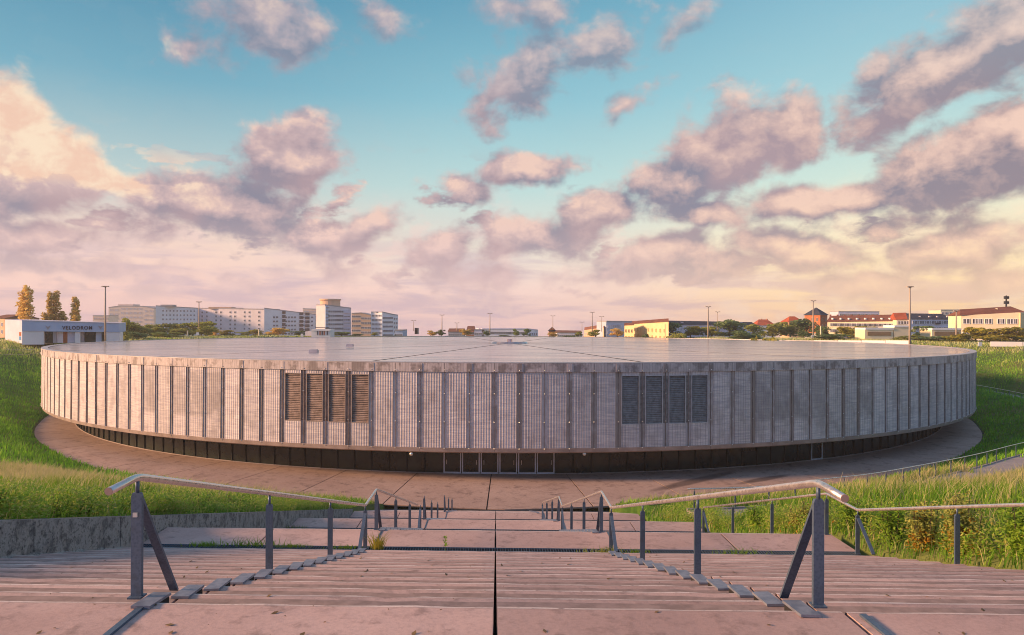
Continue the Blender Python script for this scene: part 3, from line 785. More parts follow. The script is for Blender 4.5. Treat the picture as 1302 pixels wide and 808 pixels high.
ribv = {'g': rv.mesh('rib', ['gapstrip', 'rib', 'louvre']), 'b': rv.mesh('rib', ['gapstrip', 'rib', 'louvreb']), 'w': rv.mesh('rib', ['gapstrip', 'rib', 'louvre2'])}
fm = strip(-HW + .012, HW - .012, Ztop, -.03, RAD + .06); strip(-HW + .012, HW - .012, -.03, .0, RAD + .06, 4, 0, fm, RAD + .0)
for k in range(1): strip(-HW + .012, HW - .012, Ztop, Ztop + .001, RAD - .45, 4, 0, fm, RAD + .06)
fas_me = fm.mesh('roof_edge_panel', 'fascia')
cm = MB(); cm.box((-.20, -.095, Ztop + .03), (.20, -.062, -.05)); cov_me = cm.mesh('edge_cover', 'fascia')
vent = {}
for k in (-9, -8, -7, -6): vent[k] = 'b'
for k in (5, 6, 7, 8): vent[k] = 'g'
for k in (-17, -15, -14, -13, 11, 12, 13, 14, 17): vent[k] = 'w'
boltm = MB()
for k in range(-104, 106):
    th = k * da
    hput('cladding_panel', pmw if vent.get(k) == 'w' else pmv if k in vent else pm, th)
    if k in vent and vent[k] != 'w':
        a, b = lou[vent[k]]; hput('louvre', a, th)
        if vent[k] != 'w': hput('louvre_frame', b, th)
    hput('rib', ribv[vent[k]] if (k in vent and k + 1 in vent and vent[k] != 'w') else rib_me, (k + .5) * da)
    hput('roof_edge_panel', fas_me, th)
    if k % 2 == 0: hput('edge_cover', cov_me, (k + .5) * da)
    m_ = Matrix.Rotation((k + .5) * da, 4, 'Z') @ Matrix.Translation((0, -RAD, 0))
    for z, yo in ((-.62, -.10), (-2.62, -.02), (-5.02, -.02), (-7.28, -.02)):
        i = len(boltm.v); rr = .052
        vs = [Vector((math.cos(t) * rr, yo, z + math.sin(t) * rr)) for t in [j * math.pi / 3 for j in range(6)]] + [Vector((0, yo - .05, z))]
        boltm.v += [tuple(m_ @ q) for q in vs]
        for j in range(6): boltm.f.append((i + j, i + (j + 1) % 6, i + 6)); boltm.mi.append(0)
bo = link('bolt', boltm.mesh('bolt', 'bolt'), hall); bo.matrix_parent_inverse = Matrix.Translation(-hall.location); bo.matrix_basis = upper; bo['kind'] = 'stuff'
# bottom trim, three bays each, slanting in
tm = strip(-3 * HW + .01, 3 * HW - .01, -H + .12, Zbot + .06, RAD - .10, 12, 0, None, RAD + .03); strip(-3 * HW + .01, 3 * HW - .01, -H, -H + .12, RAD - .42, 12, 0, tm, RAD - .10)
strip(-3 * HW + .01, 3 * HW - .01, Zbot + .06, Zbot + .062, RAD + .03, 12, 0, tm, RAD - .5)
trim_me = tm.mesh('bottom_trim', 'trim')
for k in range(-35, 35): hput('bottom_trim', trim_me, (3 * k + 1) * da)
# backing drum, soffit, roof
mb = MB(); n = 210
def ringstrip(mb, r0, z0, r1, z1, n=210, mi=0):
    for k in range(n):
        t0, t1 = 2 * math.pi * k / n, 2 * math.pi * (k + 1) / n
        mb.poly([(r0 * math.sin(t0), -r0 * math.cos(t0), z0), (r0 * math.sin(t1), -r0 * math.cos(t1), z0), (r1 * math.sin(t1), -r1 * math.cos(t1), z1), (r1 * math.sin(t0), -r1 * math.cos(t0), z1)], mi)
ringstrip(mb, RAD - .75, -H + .03, RAD - .75, -.1)
o = link('inner_drum', mb.mesh('inner_drum', 'soffit'), hall); o.matrix_parent_inverse = Matrix.Translation(-hall.location); o.matrix_basis = upper
mb = MB(); ringstrip(mb, 62.0, -H + .02, RAD - .40, -H + .02)
o = link('soffit', mb.mesh('soffit', 'soffit'), hall); o.matrix_parent_inverse = Matrix.Translation(-hall.location); o.matrix_basis = upper
mb = MB(); ringstrip(mb, RAD + .065, -.02, RAD + .065, .05); ringstrip(mb, RAD + .065, .05, RAD - .7, .05); ringstrip(mb, RAD - .7, .05, RAD - .7, -.08)
o = link('roof_coping', mb.mesh('roof_coping', 'coping'), hall); o.matrix_parent_inverse = Matrix.Translation(-hall.location); o.matrix_basis = upper
mb = MB(); ringstrip(mb, 0.0, -.12, RAD - .5, -.12)
o = link('roof_underlay', mb.mesh('roof_underlay', 'joint'), hall); o.matrix_parent_inverse = Matrix.Translation(-hall.location); o.matrix_basis = upper
for k in range(18):      # roof sectors with open dark joints
    t0 = R(20 * k - 10); t1 = R(20 * k + 10); mb = MB(); rr = [3.5, 12, 22, 33, 44, 55, 63, RAD - .8]; g_ = .16
    for q in range(len(rr) - 1):
        for j in range(8):
            def P_(r, u):
                t = t0 + (t1 - t0) * u; x, y_ = r * math.sin(t), -r * math.cos(t)
                if u == 0: x += g_ * math.cos(t); y_ += g_ * math.sin(t)
                if u == 1: x -= g_ * math.cos(t); y_ -= g_ * math.sin(t)
                return (x, y_, -.03)
            a, b = j / 8, (j + 1) / 8; mb.poly([P_(rr[q], a), P_(rr[q + 1], a), P_(rr[q + 1], b), P_(rr[q], b)])
    o = link('roof_sector', mb.mesh('roof_sector', 'roof'), hall); o.matrix_parent_inverse = Matrix.Translation(-hall.location); o.matrix_basis = upper
mb = MB()
mb.tube([(0, 0, -.03), (0, 0, .25)], 3.2, 24, radii=[3.4, 3.0]); mb.tube([(0, 0, .2), (0, 0, .7)], .5, 10)
o = link('roof_hub', mb.mesh('roof_hub', 'roof'), hall); o.matrix_parent_inverse = Matrix.Translation(-hall.location); o.matrix_basis = upper
# small roof outlets
for (px, py) in ((399, 448.5), (445, 441)):
    a, b = ray(px, py); D = 3.95 / -b
    mb = MB(); mb.box((-.5, -.35, 0), (.5, .35, .28)); mb.box((-.42, -.28, .28), (.42, .28, .36)); o = mb.build('roof_outlet', 'coping', hall); o.location = Vector((a * D, D, -3.95)) - hall.location
# small round lamps below the rim
for px in (523.0, 743.0):
    a, b = ray(px, 577.5); D = 64.6
    mb = MB(); mb.tube([(0, 0, .16), (0, 0, .10), (0, 0, 0), (0, 0, -.10), (0, 0, -.15)], .1, 10, radii=[.03, .14, .17, .13, .03]); o = mb.build('dome_lamp', 'bolt', hall, smooth=True); o.location = Vector((a * D, D, b * D)) - hall.location
# recessed glazing round the foot
RG = 67.15; nG = 252; dg = 2 * math.pi / nG; GT = -H - 3.72 + .12
ax = math.atan2(-1.13 - CEN.x, 67.9)     # door axis follows the stair joint
def gput(name, me, th):
    o = link(name, me, hall); o.matrix_basis = Matrix.Translation((0, 0, 0)) @ Matrix.Rotation(th, 4, 'Z') @ Matrix.Translation((0, -RG, 0)); return o
gh = GT - FZ; hw = RG * dg / 2
mb = MB(); mb.box((-hw + .05, .05, .06), (hw - .05, .07, gh)); pane_me = mb.mesh('glass_pane', 'glass')
mb = MB(); mb.box((-.05, -.06, 0), (.05, .08, gh)); mul_me = mb.mesh('mullion', 'mull')
mb = MB(); mb.box((-hw, -.10, 0), (hw, .0, .06)); sil_me = mb.mesh('sill', 'path')
mb = MB(); t = .10
mb.box((-hw + .04, -.14, .02), (-hw + .04 + t, -.02, gh)); mb.box((hw - .04 - t, -.14, .02), (hw - .04, -.02, gh)); mb.box((-hw + .04 + t, -.138, .02), (hw - .04 - t, -.02, .16)); mb.box((-hw + .04 + t, -.138, 2.3), (hw - .04 - t, -.02, 2.38))
door_me = mb.mesh('door_frame', 'door')
mb = MB(); mb.box((-.016, -.2, .85), (.016, -.17, 1.25)); hnd_me = mb.mesh('door_handle', 'bolt')
for k in range(-62, 62):
    th = ax + (k + .5) * dg
    if -3 <= k < 3:
        d_ = gput('door', door_me, th); link('door_pane', pane_me, d_); link('door_handle', hnd_me, d_, (.5 * (-1) ** k, 0, 0))
    else:
        gput('glass_pane', pane_me, th)
    gput('mullion', mul_me, ax + k * dg); gput('sill', sil_me, th)
# lone light frame far right
d_ = gput('door', door_me, ax + 19.5 * dg)
mb = MB()
for k in range(nG):
    t0, t1 = k * dg, (k + 1) * dg; r = RG - .5
    mb.poly([(r * math.sin(t0), -r * math.cos(t0), 0), (r * math.sin(t1), -r * math.cos(t1), 0), (r * math.sin(t1), -r * math.cos(t1), gh), (r * math.sin(t0), -r * math.cos(t0), gh)])
mb.build('inner_wall', 'dark', hall)

# ------------------------------------------------------------------ vegetation helpers
def grass_mesh(name, pos, h, w_, lean, cols, parent=None, mat_='grass'):
    n = len(pos); ang = rng.uniform(0, 2 * math.pi, n); la = rng.uniform(0, 2 * math.pi, n)
    dx, dy = np.cos(ang), np.sin(ang); lx, ly = np.cos(la) * lean * h, np.sin(la) * lean * h
    lx = lx + .18 * h    # wind from the left
    v = np.zeros((n, 5, 3)); P = np.asarray(pos)
    v[:, 0] = P + np.stack([-dx * w_ / 2, -dy * w_ / 2, -np.full(n, .04)], 1); v[:, 1] = P + np.stack([dx * w_ / 2, dy * w_ / 2, -np.full(n, .04)], 1)
    mid = P + np.stack([lx * .35, ly * .35, h * .58], 1)
    v[:, 2] = mid + np.stack([dx * w_ * .38, dy * w_ * .38, 0 * dx], 1); v[:, 3] = mid - np.stack([dx * w_ * .38, dy * w_ * .38, 0 * dx], 1)
    v[:, 4] = P + np.stack([lx, ly, h], 1)
    me = bpy.data.meshes.new(name); me.vertices.add(n * 5); me.vertices.foreach_set('co', v.reshape(-1).astype(np.float32))
    base = np.arange(n) * 5
    loops = np.stack([base, base + 1, base + 2, base + 3, base + 3, base + 2, base + 4], 1).reshape(-1)
    me.loops.add(n * 7); me.loops.foreach_set('vertex_index', loops.astype(np.int32))
    ls = np.stack([np.arange(n) * 7, np.arange(n) * 7 + 4], 1).reshape(-1); me.polygons.add(n * 2); me.polygons.foreach_set('loop_start', ls.astype(np.int32))
    me.update(calc_edges=True); me.validate()
    ca = me.color_attributes.new('Col', 'FLOAT_COLOR', 'POINT'); cc_ = np.ones((n, 5, 4), np.float32); cc_[:, :, :3] = cols[:, None, :]
    ca.data.foreach_set('color', cc_.reshape(-1)); me.materials.append(M[mat_]); return link(name, me, parent)
def noise2(x, y, s, seed=0):
    return (np.sin(x * s + seed) * np.cos(y * s * 1.13 + seed * 2.1) + .6 * np.sin(x * s * 2.3 + y * s * 1.7 + seed) + .4 * np.sin(x * s * 5.1 - y * s * 4.3 + seed * 3)) / 2
def side_height(sx, sy, X, Y):
    z = height_np(X, Y); szz = np.array([stair_z(v) for v in sy])
    bl = np.clip((11 - np.abs(sx)) / 2.5, 0, 1); tgt = np.where(sx < 0, -3.36 - .245 * (sy - 12), szz + .02)
    return np.where((sy < 44) & (np.abs(sx) < 11), z * (1 - bl) + tgt * bl, z)
GREEN = np.array([(.06, .18, .012), (.11, .28, .016), (.17, .34, .024), (.28, .38, .045), (.55, .46, .22), (.64, .53, .32)])
def grass_cols(n, t):
    i = np.clip(t, 0, 4.99); a = i.astype(int); f = (i - a)[:, None]
    return GREEN[a] * (1 - f) + GREEN[np.minimum(a + 1, 5)] * f
def near_grass(name, label, x0, x1, y0, y1, n, hb, dry, side):
    sx = rng.uniform(x0, x1, n); sy = y0 + (y1 - y0) * rng.uniform(0, 1, n) ** 1.35
    X = sx - .0208 * sy; Y = sy - .024 * sx
    r = np.hypot(X - CEN.x, Y - CEN.y)
    keep = r > 80.5
    if side > 0:
        d = np.min(np.hypot(X[:, None] - PPx[None, :60:2], Y[:, None] - PPy[None, :60:2]), 1); keep &= d > PW + .25
    sx, sy, X, Y = sx[keep], sy[keep], X[keep], Y[keep]; n = len(X)
    Z = side_height(sx, sy, X, Y)
    hn = .7 * noise2(X, Y, .55, 1.7) + .5 * noise2(X, Y, 1.9, .3); h = (hb * (1 + .35 * hn) * rng.uniform(.55, 1.3, n))
    h *= np.clip((np.abs(sx) - 8.2) / 2.6, .45, 1)
    t = 1.9 + 1.1 * hn + rng.normal(0, .8, n) + dry * np.clip((np.abs(sx) - 10) / 7, -.5, 1.6)
    straw = rng.uniform(0, 1, n) < .10; h = np.where(straw, h * 1.45, h); t = np.where(straw, 4.4, t)
    ww = rng.uniform(.008, .018, n) * (1 + sy / 28); ww = np.where(straw, ww * .8, ww)
    o = grass_mesh(name, np.stack([X, Y, Z], 1), h, ww, rng.uniform(.08, .85, n), grass_cols(n, t))
    return tag(o, label, 'grass', kind='stuff')
near_grass('tall_grass', 'tall meadow grass behind the low concrete wall on the left', -40, -8.5, 5, 54, 120000, .50, 1.5, -1)
near_grass('tall_grass', 'tall seeding grass beside the outer handrail on the right', 8.35, 40, 6, 54, 130000, .52, 1.0, 1)
# bank round the hall: broader, coarser tufts
n = 230000
th = rng.uniform(-2.6, 2.6, n); rr = 70.5 + rng.uniform(0, 1, n) ** 1.2 * 45
X = CEN.x + rr * np.sin(th); Y = CEN.y - rr * np.cos(th)
ph = np.abs(np.degrees(np.arctan2(X - CEN.x, CEN.y - Y))); keep = rr > np.interp(ph, _ph, _rb) + .25
sxx = X + .0208 * Y; keep &= ~((np.abs(sxx) < 9.2) & (Y < 57)); keep &= ~((np.abs(sxx) < 38) & (Y < 50)); keep &= (Y > 5) & (np.abs(X) < Y * .78)
X, Y = X[keep], Y[keep]
d = np.min(np.hypot(X[:, None] - PPx[None, ::2], Y[:, None] - PPy[None, ::2]), 1); keep = d > PW + .35; X, Y = X[keep], Y[keep]; n = len(X)
hn = noise2(X, Y, .18, .4) + .7 * noise2(X, Y, .75, 2.2); h = .40 * (1 + .4 * hn) * rng.uniform(.5, 1.3, n)
rz = np.hypot(X - CEN.x, Y - CEN.y)
t = 1.3 + 1.1 * hn + rng.normal(0, .6, n) + np.clip((rz - 85) / 9, -.6, 2.6)
o = grass_mesh('bank_grass', np.stack([X, Y, height_np(X, Y)], 1), h, rng.uniform(.05, .10, n), rng.uniform(.1, .6, n), np.clip(grass_cols(n, t) * 1.6, 0, .8))
tag(o, 'rough green grass covering the slopes round the sunken hall', 'grass', kind='stuff')

def leaf_cloud(mb, cen, rad, n, size, shell=.55, squash=1.0, mi=0):
    for _ in range(n):
        while True:
            p = Vector((random.uniform(-1, 1), random.uniform(-1, 1), random.uniform(-1, 1)))
            if p.length < 1: break
        p = p.normalized() * (shell + (1 - shell) * random.random() ** .6) if random.random() < .8 else p
        q = Vector(cen) + Vector((p.x * rad[0], p.y * rad[1], p.z * rad[2]))
        a = Vector((random.gauss(0, 1), random.gauss(0, 1), random.gauss(0, .6))).normalized(); b = a.orthogonal().normalized()
        b = (Matrix.Rotation(random.uniform(0, 6.28), 3, a) @ b); s_ = size * random.uniform(.6, 1.4)
        mb.poly([q - a * s_, q + b * s_ * .5, q + a * s_, q - b * s_ * .5], mi)
def crown_variant(kind, seed):
    random.seed(seed); mb = MB(); tk = MB()
    if kind == 'round':      # unit height 1, width ~1
        tk.tube([(0, 0, -.05), (0.01, 0, .2), (.0, .01, .42), (.02, 0, .7)], .03, 6, radii=[.035, .028, .02, .008])
        for k in range(7):
            a = random.uniform(0, 6.28); r = random.uniform(.18, .36); z = random.uniform(.42, .85)
            tk.tube([(0, 0, random.uniform(.22, .45)), (math.cos(a) * r, math.sin(a) * r, z)], .01, 4, radii=[.014, .004])
        for k in range(17):
            a = random.uniform(0, 6.28); r = random.uniform(0, .36); z = random.uniform(.17, .88); r *= 1.15 - abs(z - .5) * 1.3
            s_ = random.uniform(.11, .2)
            leaf_cloud(mb, (math.cos(a) * r, math.sin(a) * r, z), (s_, s_, s_ * .8), 95, .046)
    elif kind == 'bush':
        for k in range(4): tk.tube([(0, 0, -.05), (random.uniform(-.2, .2), random.uniform(-.2, .2), .4)], .01, 4, radii=[.02, .008])
        for k in range(20):
            a = random.uniform(0, 6.28); r = random.uniform(0, .42); z = random.uniform(.12, .8) * (1 - r * .9)
            s_ = random.uniform(.12, .2); leaf_cloud(mb, (math.cos(a) * r, math.sin(a) * r, z), (s_, s_, s_ * .8), 80, .05)
    else:                    # poplar: several upright columns
        tk.tube([(0, 0, -.02), (0, 0, .3), (.02, 0, .9)], .02, 6, radii=[.03, .022, .004])
        cols = [(-.03, 0, .98, .075), (.07, .02, .93, .07), (-.13, .03, .55, .06), (.15, -.02, .5, .06)] if seed % 2 else [(-.05, 0, .93, .085), (.05, .02, 1.0, .085), (.11, 0, .8, .07)]
        for (x, y_, top, wd) in cols:
            tk.tube([(0, 0, .12), (x * .8, y_, .3), (x, y_, top * .9)], .01, 4, radii=[.016, .012, .003])
            z = .16 if abs(x) < .12 else .2
            while z < top:
                f = math.sin(math.pi * min(1, (z - .05) / (top + .02))) ** .5
                s_ = wd * f * random.uniform(.7, 1.25)
                leaf_cloud(mb, (x + random.uniform(-.03, .03), y_ + random.uniform(-.05, .05), z), (s_, s_, .05), 46, .024, .3)
                z += .032
    return tk.mesh('trunk', 'bark'), mb
VAR = {}
for kind, seeds in (('round', (1, 2, 3, 4)), ('bush', (5, 6, 7)), ('poplar', (8, 9, 11))):
    for s_ in seeds:
        VAR[(kind, s_)] = crown_variant(kind, s_)
MC = {}
def crown_me(kind, s_, m):
    if (kind, s_, m) not in MC: MC[(kind, s_, m)] = VAR[(kind, s_)][1].mesh('crown', m)
    return MC[(kind, s_, m)]
random.seed(21)
GZ = -5.1
def tree(px, ytop, ybase, D, wpx, m, label, kind='round', group=None, name='tree', z0=None):
    a, b = ray(px, ytop); top = b * D; zb = terrain_h(a * D, D) if z0 is None else z0
    hgt = top - zb; wid = wpx / F * D
    vs = [k for k in VAR if k[0] == kind]; v = random.choice(vs)
    t = empty(name, label, 'tree' if kind != 'bush' else 'bush', (a * D, D, zb), group, rz=random.uniform(0, 6.28))
    for nm, me in (('trunk', VAR[v][0]), ('crown', crown_me(v[0], v[1], m))):
        o = link(nm, me, t); k_ = .47 if kind == 'poplar' else .80
        o.scale = (wid / k_, wid / k_, hgt / (.98 if kind == 'poplar' else .88))
    return t
gt = 'trees behind the hall'
tree(34, 366, 408, 205, 34 / .42 * .42, 'leaf_gold', 'golden poplar, leftmost of three behind the low entrance pavilion', 'poplar', 'poplars behind the pavilion')
tree(69, 371, 408, 200, 34, 'leaf_gold', 'golden poplar, middle of three behind the low entrance pavilion', 'poplar', 'poplars behind the pavilion')
tree(95, 378, 408, 200, 28, 'leaf_gold', 'golden poplar, rightmost and smallest behind the low entrance pavilion', 'poplar', 'poplars behind the pavilion')
T_ = [(166,411,200,30,'leaf_green','round tree behind the bush right of the pavilion'),(192,414,205,30,'leaf_green','low spreading tree left of the white post'),(234,416,215,26,'leaf_green','low tree right of the white post'),(256,409,216,34,'leaf_green','dense tree behind the second lamp mast'),(158,408,175,26,'leaf_green','round tree right beside the pavilion wall'),(180,410,215,34,'leaf_green','spreading green tree left of the pale slab block corner'),(202,412,225,30,'leaf_green','tree before the left corner of the long slab block'),
 (223,413,230,26,'leaf_dark','low dark tree between two lamp masts in front of the long slab block'),(245,411,230,36,'leaf_green','broad green tree just left of the second lamp mast'),(262,415,240,26,'leaf_green','tree just right of the second lamp mast'),
 (274,420,250,16,'leaf_gold','small rust coloured tree below the slab block wall'),(288,420,250,22,'leaf_yellow','small yellowish round tree below the slab block'),(310,422,250,20,'leaf_green','small bush-like tree left of the blue emblem'),
 (325,420,250,18,'leaf_yellow','yellowish tree beneath the blue emblem wall'),(351,415,240,28,'leaf_gold','brownish round tree right of the blue emblem'),(380,421,245,26,'leaf_dark','dark low tree left of the white kiosk'),
 (434,421,260,26,'leaf_dark','dark bushy tree right of the white kiosk'),(452,424,270,16,'leaf_dark','small dark tree before the pink block'),(476,423,270,12,'leaf_green','small green tree between the pink and white blocks'),
 (548,421,260,15,'leaf_gold','small orange tree right of the dark monolith'),(561,420,260,12,'leaf_dark','small dark green tree right of the orange one'),(593,417,260,16,'leaf_gold','orange tree in front of the brick gable'),
 (619,421,265,10,'leaf_dark','small dark tree at the left end of the low white hall'),(655,419,265,11,'leaf_dark','left of two small dark trees before the low white hall'),(670,419,265,11,'leaf_dark','right of two small dark trees before the low white hall'),
 (703,423,250,16,'leaf_gold','orange bush tree at the foot of the red clock turret'),(735,422,250,14,'leaf_green','small green tree left of the orange terrace'),(757,420,255,20,'leaf_green','green tree in front of the orange terrace'),
 (785,418,240,22,'leaf_gold','loose brownish tree before the grey block'),(822,422,222,12,'leaf_dark','small conical dark tree before the yellow wall'),(855,412,235,24,'leaf_dark','dark green tree at the right corner of the yellow wall'),
 (878,415,235,28,'leaf_yellow','yellow green tree left of the tall mast'),(905,413,235,34,'leaf_green','green tree just right of the tall mast'),(928,409,235,40,'leaf_dark','large dark green tree before the dark mansard roof'),
 (958,414,240,24,'leaf_green','green tree at the right end of the mansard terrace'),(982,409,260,34,'leaf_green','olive tree before the small red roof'),(1005,406,260,34,'leaf_green','tall olive tree beneath the red hipped roof'),
 (1022,408,240,34,'leaf_dark','dark blue green tree below the pyramid roof'),(1048,415,225,24,'leaf_dark','dark tree right of the slender post below the tower house'),(1082,412,225,44,'leaf_yellow','broad yellow green tree in front of the long red roof'),
 (1105,412,235,34,'leaf_yellow','yellowish tree right behind the broad one'),(1152,418,215,22,'leaf_green','bushy tree left of the tallest mast on the right'),(1180,416,205,44,'leaf_dark','broad flat dark tree right of the tallest mast'),
 (1240,413,200,34,'leaf_yellow','yellow tree below the cream block, left'),(1265,415,195,36,'leaf_yellow','yellow tree below the cream block, middle'),(1292,416,190,34,'leaf_yellow','yellow tree at the right edge of the picture')]
for (px, yt, D, wpx, m, lab) in T_: tree(px, yt, 430, D, wpx, m, lab, 'round', gt)
B_ = [(168,421,190,30,'leaf_dark','dark bush right of the pavilion'),(213,422,200,36,'leaf_green','green bush below the long slab block'),(298,426,230,30,'leaf_dark','low dark bush before the slab block'),(336,425,230,30,'leaf_dark','low dark bush near the emblem wall'),
 (978,421,170,54,'leaf_yellow','bright yellow green bush at the hall roof edge'),(865,421,215,30,'leaf_green','green bush right of the yellow wall'),(940,420,215,44,'leaf_dark','dark bush under the mansard terrace'),(1060,424,205,44,'leaf_dark','dark bush behind the low white parapet'),
 (1165,426,195,40,'leaf_green','green bush at the foot of the tallest mast'),(1200,427,185,50,'leaf_dark','dark bush before the white garage'),(1225,424,180,36,'leaf_yellow','yellow bush right of the last mast'),(1280,425,180,50,'leaf_yellow','yellow bush behind the white wall at right'),
 (722,426,235,22,'leaf_dark','small low bush right of the red turret'),(640,426,240,20,'leaf_dark','low bush before the white hall, centre'),(500,427,240,22,'leaf_dark','low bush before the white block'),(575,427,240,22,'leaf_dark','low bush left of the brick gable')]
for (px, yt, D, wpx, m, lab) in B_: tree(px, yt, 430, D, wpx, m, lab, 'bush', 'bushes behind the hall', 'bush')
# hedge line along the far edge
def hedge(px0, px1, yt, D, m, label, th=1.2):
    a0, b0 = ray(px0, yt); a1, b1 = ray(px1, yt); mb = MB(); L = (a1 - a0) * D; n = int(abs(L) / 1.3)
    z1 = b0 * D; zb = GZ - .1
    for k in range(n):
        x = a0 * D + L * (k + .5) / n; leaf_cloud(mb, (x, D + random.uniform(-.2, .2), (z1 + zb) / 2), (1.0, th / 2, max(.4, (z1 - zb) / 2 * random.uniform(.85, 1.15))), 34, .20)
    o = mb.build('hedge', m); return tag(o, label, 'hedge')
hedge(150, 300, 428.5, 212, 'leaf_dark', 'clipped dark hedge along the lawn, left of the emblem block')
hedge(300, 395, 429.0, 214, 'leaf_dark', 'clipped dark hedge along the lawn below the emblem block')
hedge(0, 28, 432, 176, 'leaf_dark', 'short dark hedge left of the pavilion')

# shrubs close by
def shrub(sx, sy, w_, h_, m, n, size, label, lm=None):
    p = S(sx, sy); z = float(side_height(np.array([sx]), np.array([sy]), np.array([p.x]), np.array([p.y]))[0])
    t = empty('shrub', label, 'shrub', (p.x, p.y, z)); st = MB(); mb = MB()
    for k in range(14):
        a = random.uniform(0, 6.28); r = random.uniform(.1, .5) * w_; top = (math.cos(a) * r, math.sin(a) * r, h_ * random.uniform(.6, 1))
        st.tube([(math.cos(a) * r * .3, math.sin(a) * r * .3, -.05), (top[0] * .8, top[1] * .8, top[2] * .5), top], .008, 4)
        nl = n // 14
        for j in range(nl):
            f = (j + random.random()) / nl; q = Vector((top[0] * (.3 + .7 * f), top[1] * (.3 + .7 * f), top[2] * f)) + Vector((random.gauss(0, .10), random.gauss(0, .10), random.gauss(0, .05)))
            a_ = Vector((random.gauss(0, 1), random.gauss(0, 1), random.gauss(-.2, .5))).normalized(); b_ = a_.cross(Vector((0, 0, 1))).normalized(); s_ = size * random.uniform(.6, 1.3)
            mi = 1 if (lm and random.random() < (.45 if f < .45 else .04)) else 0
            up = a_.cross(b_) * s_ * .2
            mb.poly([q, q + a_ * s_ * .5 + b_ * s_ * .3 + up, q + a_ * s_], mi); mb.poly([q, q + a_ * s_, q + a_ * s_ * .5 - b_ * s_ * .3 + up], mi)
    st.build('stem', 'bark', t); o = mb.build('foliage', [m, lm or m], t)
    return t
shl = [(-9.3, 12.2, .9, .6, 'leftmost leafy shrub hanging over the low wall'), (-9.4, 13.6, .8, .5, 'leafy shrub over the low wall, second from the left edge'), (-9.2, 15.4, .8, .45, 'leafy shrub over the low wall, left of the near post'),
       (-9.3, 17.0, .8, .5, 'bright leafy shrub just behind the near left post'), (-9.4, 19.5, 1.0, .5, 'leafy shrub over the low wall where the first landing starts'), (-9.4, 23.5, 1.2, .6, 'leafy shrub over the wall beside the second flight'), (-9.5, 28, 1.3, .6, 'leafy shrub over the far end of the wall')]
for (x, y_, w_, h_, lab) in shl: shrub(x, y_, w_, h_, 'leaf_bright', 1300, .07, lab)
shr = [(8.9, 11.2, .7, .5, 'low shrub with autumn leaves at the far right of the stairs', 'leaf_autumn'), (9.0, 13.1, .8, 1.0, 'leafy shrub behind the outer handrail post at right', None), (8.9, 14.6, .8, 1.15, 'dark shrub with orange leaves left of the outer handrail post', 'leaf_autumn'),
       (8.9, 15.9, .7, 1.15, 'dark shrub with yellow leaves behind the slanting brace', 'leaf_autumn'), (9.0, 17.3, .7, 1.05, 'leafy shrub at the corner of the first landing', None), (8.9, 19.0, .8, .9, 'leafy shrub right of the near right post', None),
       (8.9, 22, .9, .8, 'shrub with a few orange leaves beside the second flight', 'leaf_autumn'), (9.0, 26, 1.1, .8, 'leafy shrub beside the lower second flight', None)]
for (x, y_, w_, h_, lab, lm) in shr: shrub(x, y_, w_, h_, 'leaf_green' if lm else 'leaf_bright', 1800, .085, lab, lm)
def undergrowth(label, side, y0, y1, n, mats, hmax):
    mb = MB(); cx = []
    for _ in range(int((y1 - y0) * 5)): cx.append((side * random.uniform(8.5, 10.3), random.uniform(y0, y1), random.uniform(.3, hmax)))
    for k in range(n):
        sx, sy, hh = random.choice(cx); f = random.random() ** .8; rr = .30
        sx += random.gauss(0, rr * .6); sy += random.gauss(0, rr)
        if abs(sx) < 8.36: continue
        p = S(sx, sy); ab = abs(sx); bl = min(1, max(0, (11 - ab) / 2.5)); tgt = (-3.36 - .245 * (sy - 12)) if side < 0 else stair_z(sy) + .02
        zz = tgt if sy < 44 else terrain_h(p.x, p.y)
        q = Vector((p.x, p.y, zz + hh * f)); a_ = Vector((random.gauss(0, 1), random.gauss(0, 1), random.gauss(.1, .5))).normalized(); b_ = a_.cross(Vector((0, 0, 1))).normalized(); s_ = random.uniform(.045, .10)
        mi = 2 if (side > 0 and f < .4 and random.random() < .10) else (1 if random.random() < .35 else 0); up = a_.cross(b_) * s_ * .15
        mb.poly([q, q + a_ * s_ * .5 + b_ * s_ * .28 + up, q + a_ * s_, q + a_ * s_ * .5 - b_ * s_ * .28 + up], mi)
    return tag(mb.build('undergrowth', mats), label, 'weeds', kind='stuff')
undergrowth('dense bright leafy weeds spilling over the low concrete wall', -1, 8, 44, 56000, ['leaf_bright', 'leaf_green', 'leaf_autumn'], .80)
undergrowth('dense leafy weeds with a few orange leaves along the outer handrail', 1, 8, 40, 46000, ['leaf_bright', 'leaf_green', 'leaf_autumn'], .95)
mb = MB()      # dry leaves and grit blown onto the steps
for k in range(420):
    sx = random.uniform(-8, 8); j = random.randrange(0, 16); a, b, za, zb = FL[0]; tr = (b - a) / NR
    if j == 0 or random.random() < .25: sy = random.uniform(4.6, 6.0); z = -2.3
    elif j == 15: sy = random.uniform(17.3, 18.5); z = zb
    else: sy = a + j * tr - random.uniform(.02, .2); z = za + (zb - za) / NR * j
    p = S(sx, sy, z + .006); an = random.uniform(0, 6.28); l = random.choice((.008, .012, .03)) * random.uniform(.7, 1.3); u_ = Vector((math.cos(an), math.sin(an), random.uniform(0, .5))) * l; v_ = Vector((-math.sin(an), math.cos(an), random.uniform(0, .3))) * l * .5
    mb.poly([p - u_, p + v_, p + u_, p - v_])
tag(mb.build('leaf_litter', 'litter'), 'dry leaves and grit scattered over the steps', 'litter', kind='stuff')
